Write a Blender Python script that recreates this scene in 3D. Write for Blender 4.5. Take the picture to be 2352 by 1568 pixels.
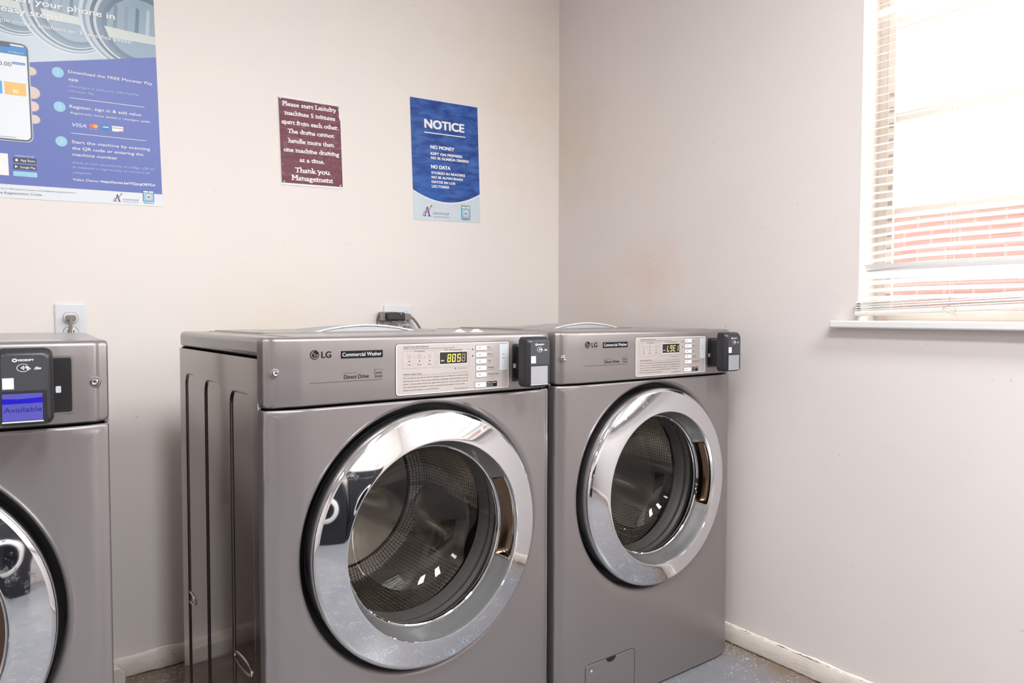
import bpy, math, random
from mathutils import Vector, Matrix
PI = math.pi
random.seed(7)
for o in list(bpy.data.objects): bpy.data.objects.remove(o)
SC = bpy.context.scene
COL = SC.collection

# ------------------------------------------------------------ camera
def cam_basis(yaw, pitch, roll):
    f = Vector((-math.sin(yaw)*math.cos(pitch), math.cos(yaw)*math.cos(pitch), math.sin(pitch)))
    r = Vector((math.cos(yaw), math.sin(yaw), 0)); u = r.cross(f)
    return r*math.cos(roll)+u*math.sin(roll), -r*math.sin(roll)+u*math.cos(roll), f
cam = bpy.data.objects.new('camera', bpy.data.cameras.new('camera')); COL.objects.link(cam)
cr, cu, cf = cam_basis(-.62378, -.03743, .00164)
M = Matrix((cr, cu, -cf)).transposed().to_4x4(); M.translation = Vector((-1.8588, -2.2617, 1.0252))
cam.matrix_world = M
cam.data.sensor_width = 36; cam.data.lens = 36*1650.44/2352; cam.data.clip_start = .02
SC.camera = cam
# ------------------------------------------------------------ world, lights, exposure
w = bpy.data.worlds.new('overcast_sky'); SC.world = w; w.use_nodes = True
bg = w.node_tree.nodes['Background']; bg.inputs[0].default_value = (.97, .98, 1, 1); bg.inputs[1].default_value = 6.5
SC.view_settings.view_transform = 'Standard'; SC.view_settings.look = 'None'
SC.view_settings.exposure = 0.0; SC.view_settings.gamma = 1; SC.view_settings.use_curve_mapping = False
def area(name, loc, rot, sx, sy, power, col):
    l = bpy.data.lights.new(name, 'AREA'); l.shape = 'RECTANGLE'; l.size = sx; l.size_y = sy; l.energy = power; l.color = col
    o = bpy.data.objects.new(name, l); o.location = loc; o.rotation_euler = rot; COL.objects.link(o); return o
ROOM_X0, ROOM_Y0, CEIL = -4.3, -4.3, 2.55
FILL_LAMPS = [(-1.59, -2.55), (-3.2, -2.6), (-.62, -2.75)]  # unseen ceiling lamps, added and placed as fill for walls and washer gap
for i, (x, y) in enumerate(FILL_LAMPS):
    area('added_fill_light', (x, y, CEIL-.085), (0, 0, 0), .32, 1.15, (43, 19, 44)[i], (.925, .975, 1))
# daylight entering through the window on the right wall
area('window_daylight', (.10, -2.0, 1.6), (0, PI/2, 0), 1.05, 1.4, 12, (.95, .97, 1))

# ------------------------------------------------------------ materials
def lin(c): return c/12.92 if c <= .04045 else ((c+.055)/1.055)**2.4
def hexc(h): return tuple(lin(int(h[i:i+2], 16)/255) for i in (0, 2, 4))+(1,)
MATS = {}
def mat(name, h, rough=.5, metal=0, spec=.5, emit=None, estr=0, coat=0):
    if name in MATS: return MATS[name]
    m = bpy.data.materials.new(name); m.use_nodes = True; b = m.node_tree.nodes['Principled BSDF']
    b.inputs['Base Color'].default_value = hexc(h); b.inputs['Roughness'].default_value = rough
    b.inputs['Metallic'].default_value = metal; b.inputs['Specular IOR Level'].default_value = spec
    b.inputs['Coat Weight'].default_value = coat; b.inputs['Coat Roughness'].default_value = .08
    if emit: b.inputs['Emission Color'].default_value = hexc(emit); b.inputs['Emission Strength'].default_value = estr
    MATS[name] = m; return m
def nd(m, t, **kw):
    n = m.node_tree.nodes.new(t)
    for k, v in kw.items():
        if k in n.inputs: n.inputs[k].default_value = v
        else: setattr(n, k, v)
    return n
def lk(m, a, b): m.node_tree.links.new(a, b)
def bsdf(m): return m.node_tree.nodes['Principled BSDF']
def mixc(m, fac, a, b):
    n = m.node_tree.nodes.new('ShaderNodeMix'); n.data_type = 'RGBA'
    for s, v in ((0, fac), (6, a), (7, b)):
        if hasattr(v, 'node'): lk(m, v, n.inputs[s])
        else: n.inputs[s].default_value = v
    return n.outputs[2]
def ramp(m, src, stops):
    n = m.node_tree.nodes.new('ShaderNodeValToRGB'); lk(m, src, n.inputs[0])
    e = n.color_ramp.elements
    while len(e) < len(stops): e.new(.5)
    for i, (p, c) in enumerate(stops): e[i].position = p; e[i].color = c if len(c) == 4 else (*c, 1)
    return n.outputs[0]
def noise(m, scale, detail=3, rough=.5, vec=None, dist=0):
    n = nd(m, 'ShaderNodeTexNoise'); n.inputs['Scale'].default_value = scale; n.inputs['Detail'].default_value = detail
    n.inputs['Roughness'].default_value = rough; n.inputs['Distortion'].default_value = dist
    if vec: lk(m, vec, n.inputs['Vector'])
    return n
def objco(m): return nd(m, 'ShaderNodeTexCoord').outputs['Object']
def scaled(m, vec, s):
    n = nd(m, 'ShaderNodeMapping'); n.inputs['Scale'].default_value = s; lk(m, vec, n.inputs['Vector']); return n.outputs[0]
def bump(m, h, strength, dist):
    n = nd(m, 'ShaderNodeBump'); n.inputs['Strength'].default_value = strength; n.inputs['Distance'].default_value = dist
    lk(m, h, n.inputs['Height']); lk(m, n.outputs[0], bsdf(m).inputs['Normal'])
def mth(m, op, a, b=None, c=None):
    n = m.node_tree.nodes.new('ShaderNodeMath'); n.operation = op
    for i, v in enumerate((a, b, c)):
        if v is None: continue
        if hasattr(v, 'node'): lk(m, v, n.inputs[i])
        else: n.inputs[i].default_value = v
    return n.outputs[0]

def wall_mat(name, base, alt, stains=()):
    m = mat(name, base, .55, spec=.3); co = objco(m)
    n1 = noise(m, 1.7, 3, .55, co); c = mixc(m, ramp(m, n1.outputs[0], [(.4, (0, 0, 0)), (.65, (1, 1, 1))]), hexc(base), hexc(alt))
    for (p, r, col, amt) in stains:
        v = nd(m, 'ShaderNodeVectorMath', operation='DISTANCE'); lk(m, co, v.inputs[0]); v.inputs[1].default_value = p
        nn = noise(m, 9, 4, .6, co)
        d = mth(m, 'ADD', v.outputs['Value'], mth(m, 'MULTIPLY', mth(m, 'SUBTRACT', nn.outputs[0], .5), r*1.4))
        f = mth(m, 'MULTIPLY', mth(m, 'SUBTRACT', 1, mth(m, 'SMOOTH_MIN', mth(m, 'DIVIDE', d, r), 1, .3)), amt)
        f = mth(m, 'MAXIMUM', f, 0)
        c = mixc(m, f, c, hexc(col))
    sp = noise(m, 55, 2, .5, co)      # little scuffs
    c = mixc(m, ramp(m, sp.outputs[0], [(.735, (0, 0, 0)), (.76, (.35, .35, .35))]), c, hexc('b5a79c'))
    lk(m, c, bsdf(m).inputs['Base Color'])
    b = noise(m, 38, 5, .6, co); bump(m, b.outputs[0], .10, .004); return m
M_WB = wall_mat('wall_paint_back', 'ece4de', 'eae2dd', [((-.12, 0, 1.9), .5, 'e2d2bb', .5), ((-1.15, 0, .99), .25, 'ecdccb', .5)])
M_WR = wall_mat('wall_paint_right', 'e6ddd9', 'e3dad7', [((0, -.5, 1.18), .16, 'e2c4b2', .5), ((0, -.42, 1.6), .25, 'e8dac8', .4), ((0, -.25, 1.08), .16, 'e6d0be', .4),
                                                        ((0, -.05, 1.7), .3, 'dccdb9', .6)])
M_CEIL = mat('ceiling_paint', 'eeeae6', .8)
M_TRIM = mat('trim_paint', 'e6dcd2', .45)
def trim_dirty():
    m = mat('peeling_trim_paint', 'e3d8cb', .5); co = objco(m)
    n = noise(m, 30, 6, .7, scaled(m, co, (1, .35, 2.2)), 1.2)
    c = mixc(m, ramp(m, n.outputs[0], [(.58, (0, 0, 0)), (.66, (1, 1, 1))]), hexc('e8dfd6'), hexc('d9cab8'))
    n2 = noise(m, 22, 6, .75, scaled(m, co, (1, .3, 3)), 2)
    c = mixc(m, ramp(m, n2.outputs[0], [(.70, (0, 0, 0)), (.715, (1, 1, 1))]), c, hexc('7d6652'))
    lk(m, c, bsdf(m).inputs['Base Color']); bump(m, n.outputs[0], .22, .008); return m
M_TRIMD = trim_dirty()
M_GRIME = mat('brown_grime', '4b382c', .8)
def floor_mat():
    m = mat('flecked_vinyl_floor', '8d8d93', .28, spec=.4); co = objco(m)
    n = noise(m, 2.3, 4, .6, co)
    c = mixc(m, ramp(m, n.outputs[0], [(.35, (0, 0, 0)), (.7, (1, 1, 1))]), hexc('808187'), hexc('8f8b8c'))
    # brown dirt builds up close to the walls and round the machines
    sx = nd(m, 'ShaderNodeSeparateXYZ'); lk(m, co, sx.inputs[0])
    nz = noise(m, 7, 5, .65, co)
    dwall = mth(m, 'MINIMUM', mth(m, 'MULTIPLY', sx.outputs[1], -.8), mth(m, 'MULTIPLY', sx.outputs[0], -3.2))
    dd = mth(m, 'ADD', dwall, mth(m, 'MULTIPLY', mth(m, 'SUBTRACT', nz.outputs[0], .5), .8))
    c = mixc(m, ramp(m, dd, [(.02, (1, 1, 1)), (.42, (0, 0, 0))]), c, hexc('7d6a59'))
    for s, t, col, sq in ((36, .75, 'c9ced4', (1, 2.8, 1)), (44, .72, 'b3b6bd', (2.6, 1, 1)), (40, .62, '62646c', (1.3, 2.2, 1)), (70, .66, 'e6e8ea', (1, 2.2, 1)), (58, .6, 'd3d8dd', (2.8, 1, 1))):
        rr = nd(m, 'ShaderNodeMapping'); rr.inputs['Rotation'].default_value = (0, 0, s*.37); rr.inputs['Scale'].default_value = sq; lk(m, co, rr.inputs[0])
        v = nd(m, 'ShaderNodeTexVoronoi'); v.inputs['Scale'].default_value = s; v.inputs['Randomness'].default_value = 1; lk(m, rr.outputs[0], v.inputs['Vector'])
        vn = noise(m, 12, 3, .6, co)
        thr = mth(m, 'MULTIPLY', mth(m, 'ADD', vn.outputs[0], -.31), t)
        f = mth(m, 'LESS_THAN', v.outputs['Distance'], thr)
        c = mixc(m, mth(m, 'MULTIPLY', f, .6), c, hexc(col))
    lk(m, c, bsdf(m).inputs['Base Color'])
    b = noise(m, 60, 4, .6, co); bump(m, b.outputs[0], .06, .003); return m
M_FLOOR = floor_mat()
def body_mat(name, h, rough, metal, bs):
    m = mat(name, h, rough, metal, spec=.5, coat=.25); co = objco(m)
    n = noise(m, 900, 2, .5, co); n2 = noise(m, 6, 3, .5, co)
    lk(m, mixc(m, mth(m, 'MULTIPLY', n2.outputs[0], .35), hexc(h), hexc(bs)), bsdf(m).inputs['Base Color'])
    return m
M_BODY = body_mat('warm_grey_metallic_enamel', '928b8a', .34, .6, '868080')
M_SIDE = body_mat('glossy_steel_side_enamel', '938b88', .10, .92, '857d7a')
M_TOP = body_mat('satin_top_enamel', '9f9997', .3, .5, '94908e')
def chrome_mat():
    m = mat('polished_chrome', 'e2e3e6', .04, 1); co = objco(m)
    n = noise(m, 90, 5, .8, co); s = noise(m, 14, 4, .7, co)
    r = ramp(m, mth(m, 'MULTIPLY', n.outputs[0], s.outputs[0]), [(.30, (.035,)*3), (.42, (.22,)*3)])
    lk(m, r, bsdf(m).inputs['Roughness'])
    w_ = noise(m, 5, 2, .5, co); bump(m, w_.outputs[0], .05, .01); return m
M_CHROME = chrome_mat()
M_CHROME2 = mat('satin_chrome', 'cbcaca', .17, .8)
M_REFL = mat('chrome_dark_reflection', '6b594a', .16, 1)  # dark bronze reflection of the hand pocket, put into the chrome colour
M_RUB = mat('black_rubber', '0d0d0e', .45)
M_GASK = mat('grey_door_gasket', '544f4d', .42)
M_BLK = mat('charcoal_plastic', '29292c', .32)
M_BLKF = mat('charcoal_face_plastic', '3c3c41', .4)
M_BLKG = mat('black_gloss_plastic', '17171a', .15)
M_INK = mat('black_ink', '1b191a', .6, spec=.15)
M_GINK = mat('grey_ink', '5f5755', .6, spec=.15)
M_LINK = mat('light_grey_ink', '8d8583', .5)
M_PLATE = mat('pale_control_plate', 'b6aca8', .38, .15)
M_RIM = mat('white_plate_edge', 'e0dcda', .3)
M_BTN = mat('white_button', 'e9e8e8', .3)
M_LGREY = mat('light_grey_plastic', 'c9cbce', .35)
M_HOOD = mat('pale_translucent_plastic', 'a2a2a6', .38)
M_WHITE = mat('white_ink', 'f2f0ee', .5)
M_LCDOFF = mat('unlit_lcd', '9d9ca0', .25)
M_LCD = mat('lit_blue_lcd', '4c4a98', .15, emit='6f6cc8', estr=.12)
M_LCDD = mat('blue_lcd_band', '2018a0', .15, emit='241ec0', estr=.15)
M_LCDT = mat('lcd_text', '2a2a78', .3)
M_DISP = mat('smoked_display_window', '2b2522', .08)
M_SEG = mat('lit_yellow_segment', 'e8e060', .4, emit='fff04a', estr=1.0)
M_SEGD = mat('dim_segment', '9a8878', .4)
M_SEGW = mat('warm_segment', 'd8c890', .4, emit='e8d890', estr=.5)
M_STEEL = mat('brushed_steel', 'c9c2bb', .24, 1)
M_OUT = mat('white_outlet_plastic', 'dfe1e5', .35)
M_BEIGE = mat('beige_outlet_plastic', 'c9bfae', .4)
M_PLUG = mat('taupe_plug_vinyl', '8b8078', .5)
M_CORD = mat('grey_cord_vinyl', '7d766f', .45)
M_BCORD = mat('black_cord_vinyl', '2a2623', .4)
M_SCREW = mat('zinc_screw', 'd0d0d2', .2, 1)
M_SLOT = mat('dark_slot', '141210', .7)
def drum_mat():
    m = mat('perforated_drum_steel', 'cbc3bc', .26, 1)
    uv = nd(m, 'ShaderNodeTexCoord').outputs['UV']
    v = nd(m, 'ShaderNodeTexVoronoi'); v.inputs['Scale'].default_value = 110; v.inputs['Randomness'].default_value = 0; lk(m, uv, v.inputs['Vector'])
    f = ramp(m, v.outputs['Distance'], [(.15, (1, 1, 1)), (.21, (0, 0, 0))])
    sx = nd(m, 'ShaderNodeSeparateXYZ'); lk(m, uv, sx.inputs[0])
    band = mth(m, 'GREATER_THAN', mth(m, 'SINE', mth(m, 'MULTIPLY', sx.outputs[0], 6/.24)), -.1)
    lk(m, mixc(m, mth(m, 'MULTIPLY', mth(m, 'MULTIPLY', f, band), .85), hexc('cbc3bc'), hexc('231f1c')), bsdf(m).inputs['Base Color'])
    bump(m, ramp(m, v.outputs['Distance'], [(.15, (0, 0, 0)), (.45, (1, 1, 1))]), .6, .004); return m
M_DRUM = drum_mat()
def glass_mat(name, tint, gl=1.0, ior=1.5):
    m = bpy.data.materials.new(name); m.use_nodes = True; nt = m.node_tree; nt.nodes.clear()
    out = nt.nodes.new('ShaderNodeOutputMaterial'); t = nt.nodes.new('ShaderNodeBsdfTransparent'); t.inputs[0].default_value = tint
    g = nt.nodes.new('ShaderNodeBsdfGlossy'); g.inputs['Roughness'].default_value = .015
    lw = nt.nodes.new('ShaderNodeLayerWeight'); lw.inputs[0].default_value = .5
    pw = nt.nodes.new('ShaderNodeMath'); pw.operation = 'POWER'; pw.inputs[1].default_value = 3.5; nt.links.new(lw.outputs['Facing'], pw.inputs[0])
    fr = nt.nodes.new('ShaderNodeMath'); fr.operation = 'MULTIPLY_ADD'; fr.inputs[1].default_value = .8; fr.inputs[2].default_value = .05; nt.links.new(pw.outputs[0], fr.inputs[0])
    mm = nt.nodes.new('ShaderNodeMath'); mm.operation = 'MULTIPLY'; mm.inputs[1].default_value = gl
    mx = nt.nodes.new('ShaderNodeMixShader')
    nt.links.new(fr.outputs[0], mm.inputs[0]); nt.links.new(mm.outputs[0], mx.inputs[0]); nt.links.new(t.outputs[0], mx.inputs[1]); nt.links.new(g.outputs[0], mx.inputs[2]); nt.links.new(mx.outputs[0], out.inputs[0])
    return m
M_BOWL = glass_mat('washer_door_glass', (.86, .87, .86, 1), .7)
M_PANE = glass_mat('window_pane_glass', (.97, .985, .98, 1), 1)
M_SLAT = mat('white_vinyl_slat', 'efedeb', .4)
def translucent(m, amt):
    nt = m.node_tree; t = nt.nodes.new('ShaderNodeBsdfTranslucent'); t.inputs[0].default_value = (.93, .92, .91, 1)
    mx = nt.nodes.new('ShaderNodeMixShader'); mx.inputs[0].default_value = amt
    nt.links.new(bsdf(m).outputs[0], mx.inputs[1]); nt.links.new(t.outputs[0], mx.inputs[2]); nt.links.new(mx.outputs[0], nt.nodes['Material Output'].inputs[0])
translucent(M_SLAT, .06)
def brick_mat():
    m = mat('red_brick', 'b08a7c', .9); co = objco(m)
    sp = nd(m, 'ShaderNodeSeparateXYZ'); lk(m, co, sp.inputs[0]); cb = nd(m, 'ShaderNodeCombineXYZ'); lk(m, sp.outputs[1], cb.inputs[0]); lk(m, sp.outputs[2], cb.inputs[1])
    b = nd(m, 'ShaderNodeTexBrick'); lk(m, cb.outputs[0], b.inputs['Vector'])
    b.inputs['Color1'].default_value = hexc('9f7b72'); b.inputs['Color2'].default_value = hexc('97746b'); b.inputs['Mortar'].default_value = hexc('ab8c86')
    b.inputs['Scale'].default_value = 1; b.inputs['Brick Width'].default_value = .105; b.inputs['Row Height'].default_value = .072; b.inputs['Mortar Size'].default_value = .005
    lk(m, b.outputs[0], bsdf(m).inputs['Base Color']); return m
M_BRICK = brick_mat()
M_ASPH = mat('outside_gravel', '86837c', .9)
M_FILL_LAMP = mat('fill_lamp_diffuser', 'ffffff', .4, emit='fff8f2', estr=5)  # glowing face of the added fill lamps
M_DRY = mat('dark_dryer_enamel', '2c2c31', .3, .3)
# ------------------------------------------------------------ mesh builder
class MB:
    def __init__(s): s.v = []; s.f = []; s.m = []; s.mats = []; s.uv = {}
    def mi(s, m):
        if m not in s.mats: s.mats.append(m)
        return s.mats.index(m)
    def add(s, vs, fs, m, tf=None, uvs=None):
        b = len(s.v); k = s.mi(m)
        for i, p in enumerate(vs):
            s.v.append(tuple(tf(*p)) if tf else tuple(p))
            if uvs: s.uv[b+i] = uvs[i]
        for f in fs: s.f.append([b+i for i in f]); s.m.append(k)
    def box(s, a, b, m, tf=None):
        x0, y0, z0 = a; x1, y1, z1 = b
        vs = [(x, y, z) for z in (z0, z1) for y in (y0, y1) for x in (x0, x1)]
        s.add(vs, [(0, 2, 3, 1), (4, 5, 7, 6), (0, 1, 5, 4), (2, 6, 7, 3), (0, 4, 6, 2), (1, 3, 7, 5)], m, tf)
    def prism(s, poly, h0, h1, m, tf=None, caps=True):     # poly in (a,b), swept along c from h0 to h1 ; vertices (a,b,c)
        n = len(poly); vs = [(a, b, h0) for a, b in poly]+[(a, b, h1) for a, b in poly]
        fs = [(i, (i+1) % n, n+(i+1) % n, n+i) for i in range(n)]
        if caps: fs += [tuple(range(n))[::-1], tuple(range(n, 2*n))]
        s.add(vs, fs, m, tf)
    def flat(s, poly, m, tf): s.add([(a, b, 0) for a, b in poly], [tuple(range(len(poly)))], m, tf)
    def grid(s, rows, m, closed=False, uvs=None, tf=None, skip=None):
        nr, nc = len(rows), len(rows[0]); vs = [p for r in rows for p in r]; fs = []
        for i in range(nr-1):
            for j in range(nc if closed else nc-1):
                if skip and skip(i, j): continue
                k = (j+1) % nc; fs.append((i*nc+j, i*nc+k, (i+1)*nc+k, (i+1)*nc+j))
        s.add(vs, fs, m, tf, [u for r in uvs for u in r] if uvs else None)
    def lathe(s, prof, m, n=96, c=(0, 0), uv=False, skip=None):    # prof: (r, y) about the y axis through (c0, z=c1)
        rows = []; uvs = []; L = 0; pp = None
        for r, y in prof:
            if pp: L += math.hypot(r-pp[0], y-pp[1])
            pp = (r, y)
            rows.append([(c[0]+r*math.cos(2*PI*j/n), y, c[1]+r*math.sin(2*PI*j/n)) for j in range(n)])
            uvs.append([(2*PI*j/n*.24, L) for j in range(n)])
        s.grid(rows, m, True, uvs if uv else None, None, skip)
    def tube(s, pts, r, m, n=8, closed=False, caps=True):
        P = [Vector(p) for p in pts]; rows = []; up = None; N = len(P)
        for i, p in enumerate(P):
            if closed: t = (P[(i+1) % N]-P[i-1]).normalized()
            else: t = (P[min(i+1, N-1)]-P[max(i-1, 0)]).normalized()
            if up is None: up = t.orthogonal().normalized()
            up = (up-t*up.dot(t)).normalized(); s_ = t.cross(up)
            rr = r[i] if isinstance(r, (list, tuple)) else r
            rows.append([tuple(p+(up*math.cos(2*PI*k/n)+s_*math.sin(2*PI*k/n))*rr) for k in range(n)])
        if closed: rows.append(rows[0])
        s.grid(rows, m, True)
        if caps and not closed:
            s.add(rows[0], [tuple(range(n))[::-1]], m); s.add(rows[-1], [tuple(range(n))], m)
    def build(s, name, parent=None, smooth=30, bevel=0, seg=2, loc=None):
        me = bpy.data.meshes.new(name); me.from_pydata(s.v, [], s.f)
        for m in s.mats: me.materials.append(m)
        for p, k in zip(me.polygons, s.m): p.material_index = k
        if s.uv:
            ul = me.uv_layers.new(name='UVMap')
            for l in me.loops: ul.data[l.index].uv = s.uv.get(l.vertex_index, (0, 0))
        import bmesh
        bm = bmesh.new(); bm.from_mesh(me); bmesh.ops.recalc_face_normals(bm, faces=bm.faces); bm.to_mesh(me); bm.free()
        if smooth:
            for p in me.polygons: p.use_smooth = True
            me.set_sharp_from_angle(angle=math.radians(smooth))
        o = bpy.data.objects.new(name, me); COL.objects.link(o)
        if parent: o.parent = parent
        if loc: o.location = loc
        if bevel:
            b = o.modifiers.new('bevel', 'BEVEL'); b.width = bevel; b.segments = seg; b.limit_method = 'ANGLE'; b.angle_limit = math.radians(40); b.harden_normals = False
        return o
def thing(name, label, cat, loc=(0, 0, 0), rz=0, group=None, ry=0):
    o = bpy.data.objects.new(name, None); COL.objects.link(o); o.empty_display_size = .05
    o.location = loc; o.rotation_euler = (0, ry, rz); o['label'] = label; o['category'] = cat
    if group: o['group'] = group
    return o
def tag(o, label, cat, group=None):
    o['label'] = label; o['category'] = cat
    if group: o['group'] = group
    return o
def struct(o): o['kind'] = 'structure'; return o
def rrect(x0, z0, x1, z1, r, n=5):
    P = []
    for cx, cz, a in ((x1-r, z0+r, -PI/2), (x1-r, z1-r, 0), (x0+r, z1-r, PI/2), (x0+r, z0+r, PI)):
        for k in range(n+1): t = a+PI/2*k/n; P.append((cx+r*math.cos(t), cz+r*math.sin(t)))
    return P
def outline(P, w):      # ring of quads following a closed polygon, w wide
    n = len(P); Q = []
    for i in range(n):
        a, b, c = Vector(P[i-1]), Vector(P[i]), Vector(P[(i+1) % n])
        d = ((b-a).normalized()+(c-b).normalized()); d = d.normalized() if d.length else Vector((1, 0))
        Q.append((b.x-d.y*w, b.y+d.x*w))
    return [[P[i], P[(i+1) % n], Q[(i+1) % n], Q[i]] for i in range(n)]
def smoothpath(pts, n=8):
    P = [Vector(p) for p in pts]; P = [P[0]*2-P[1]]+P+[P[-1]*2-P[-2]]; out = []
    for i in range(1, len(P)-2):
        for k in range(n):
            t = k/n; a, b, c, d = P[i-1:i+3]
            out.append(.5*((2*b)+(c-a)*t+(2*a-5*b+4*c-d)*t*t+(3*b-a-3*c+d)*t**3))
    out.append(P[-2]); return out
# ------------------------------------------------------------ lettering
TCACHE = {}
def text_geo(s, bold=0, shear=0, res=3):
    k = (s, bold, shear)
    if k in TCACHE: return TCACHE[k]
    c = bpy.data.curves.new('lettering', 'FONT'); c.body = s; c.size = 1; c.offset = bold; c.shear = shear; c.resolution_u = res; c.fill_mode = 'BOTH'
    o = bpy.data.objects.new('lettering', c); COL.objects.link(o); bpy.context.view_layer.update()
    me = bpy.data.meshes.new_from_object(o.evaluated_get(bpy.context.evaluated_depsgraph_get()))
    vs = [tuple(v.co)[:2] for v in me.vertices]; fs = [tuple(p.vertices) for p in me.polygons]
    bpy.data.objects.remove(o); bpy.data.curves.remove(c); bpy.data.meshes.remove(me)
    TCACHE[k] = (vs, fs); return vs, fs
def put_text(mb, s, x0, x1, z, cap, m, tf, bold=0, shear=0, clip=None):
    """text fitted from x0 to x1 on baseline z, capital height cap"""
    vs, fs = text_geo(s, 0, shear)
    a = min(v[0] for v in vs); b = max(v[0] for v in vs); e = bold*cap/.73*.9; x0 += e; x1 -= e; sx = (x1-x0)/(b-a); sz = cap/.73
    strikes = [(0, 0)] if e <= 0 else [(-e, -e*.6), (e, -e*.6), (-e, e*.6), (e, e*.6), (0, 0)]
    for k, (dx, dz) in enumerate(strikes):
        t2 = tf if k == 0 else (lambda p, q, c, k=k: tuple(Vector(tf(p, q, c))-Vector((0, .000012*k, 0))))
        mb.add([(x0+dx+(v[0]-a)*sx, z+dz+v[1]*sz, 0) for v in vs], fs, m, t2)

FEET = {'h': (.14, .86), 'n': (.16, .84), 'm': (.1, .5, .9), 'i': (.5,), 'l': (.5,), 'r': (.25,), 'f': (.42,), 'k': (.15, .85), 'T': (.5,), 'P': (.16,), 'L': (.16,), 'M': (.1, .9), 'd': (.9,), 'u': (.9,), 'a': (.9,)}
TOPS = {'h': .1, 'l': .4, 'd': .8, 'k': .1}; XTOPS = {'n': .12, 'm': .07, 'r': .15, 'i': .4, 'u': .1, 'p': .1, 'y': .15}
CTOPS = {'P': (.14,), 'L': (.16,), 'M': (.1, .9)}
def put_serif(mb, s, x0, x1, z, cap, m, tf, bold):
    put_text(mb, s, x0, x1, z, cap, m, tf, bold)
    bb = lambda t: (min(v[0] for v in text_geo(t)[0]), max(v[0] for v in text_geo(t)[0]))
    a, b = bb(s); sx = (x1-x0)/(b-a); t = cap*.13; hw = cap*.26; u = cap/.73
    for i, ch in enumerate(s):
        if ch in ' .': continue
        g0, g1 = bb(ch); r = bb(s[:i+1])[1]; w_ = (g1-g0)*sx; L_ = x0+(r-a)*sx-w_
        tfb = lambda p, q, c: tuple(Vector(tf(p, q, c))+Vector((0, -.0002, 0)))
        bar = lambda f, zz, l=1, r_=1: mb.flat(quad(L_+w_*f-hw*l, zz, L_+w_*f+hw*r_, zz+t), m, tfb)
        for f in FEET.get(ch, ()): bar(f, z-bold*u*.5)
        for f in CTOPS.get(ch, ()): bar(f, z+cap-t+bold*u*.5)
        if ch in TOPS: bar(TOPS[ch], z+cap*1.04-t+bold*u*.5, 1.1, .3)
        if ch in XTOPS: bar(XTOPS[ch], z+cap*.74-t+bold*u*.5, 1.0, .3)
        if ch == 'T':
            for f in (.06, .94): mb.flat(quad(L_+w_*f-t*.5, z+cap*.74, L_+w_*f+t*.5, z+cap), m, tfb)
def quad(a, b, c, d): return [(a, b), (c, b), (c, d), (a, d)]

# ------------------------------------------------------------ room shell
def walls():
    mb = MB(); mb.box((ROOM_X0-.1, ROOM_Y0-.1, -.1), (.14, .14, 0), M_FLOOR); struct(mb.build('floor', smooth=0))
    mb = MB(); mb.box((ROOM_X0-.1, ROOM_Y0-.1, CEIL), (.14, .14, CEIL+.1), M_CEIL); struct(mb.build('ceiling', smooth=0))
    mb = MB(); mb.box((ROOM_X0-.1, 0, 0), (.14, .14, CEIL), M_WB); struct(mb.build('wall_back', smooth=0))
    mb = MB(); mb.box((ROOM_X0-.12, ROOM_Y0, 0), (ROOM_X0, 0, CEIL), M_WR); struct(mb.build('wall_left', smooth=0))
    mb = MB(); mb.box((ROOM_X0-.1, ROOM_Y0-.12, 0), (.14, ROOM_Y0, CEIL), M_WB); struct(mb.build('wall_front', smooth=0))
    # right wall with the window opening
    mb = MB(); ya, yb, za, zb = -1.246, -2.75, 1.0, 2.15; T = .14
    mb.box((0, ROOM_Y0, 0), (T, 0, za), M_WR); mb.box((0, ROOM_Y0, zb), (T, 0, CEIL), M_WR)
    mb.box((0, ya, za), (T, 0, zb), M_WR); mb.box((0, ROOM_Y0, za), (T, yb, zb), M_WR)
    struct(mb.build('wall_right', smooth=0))
walls()
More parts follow.
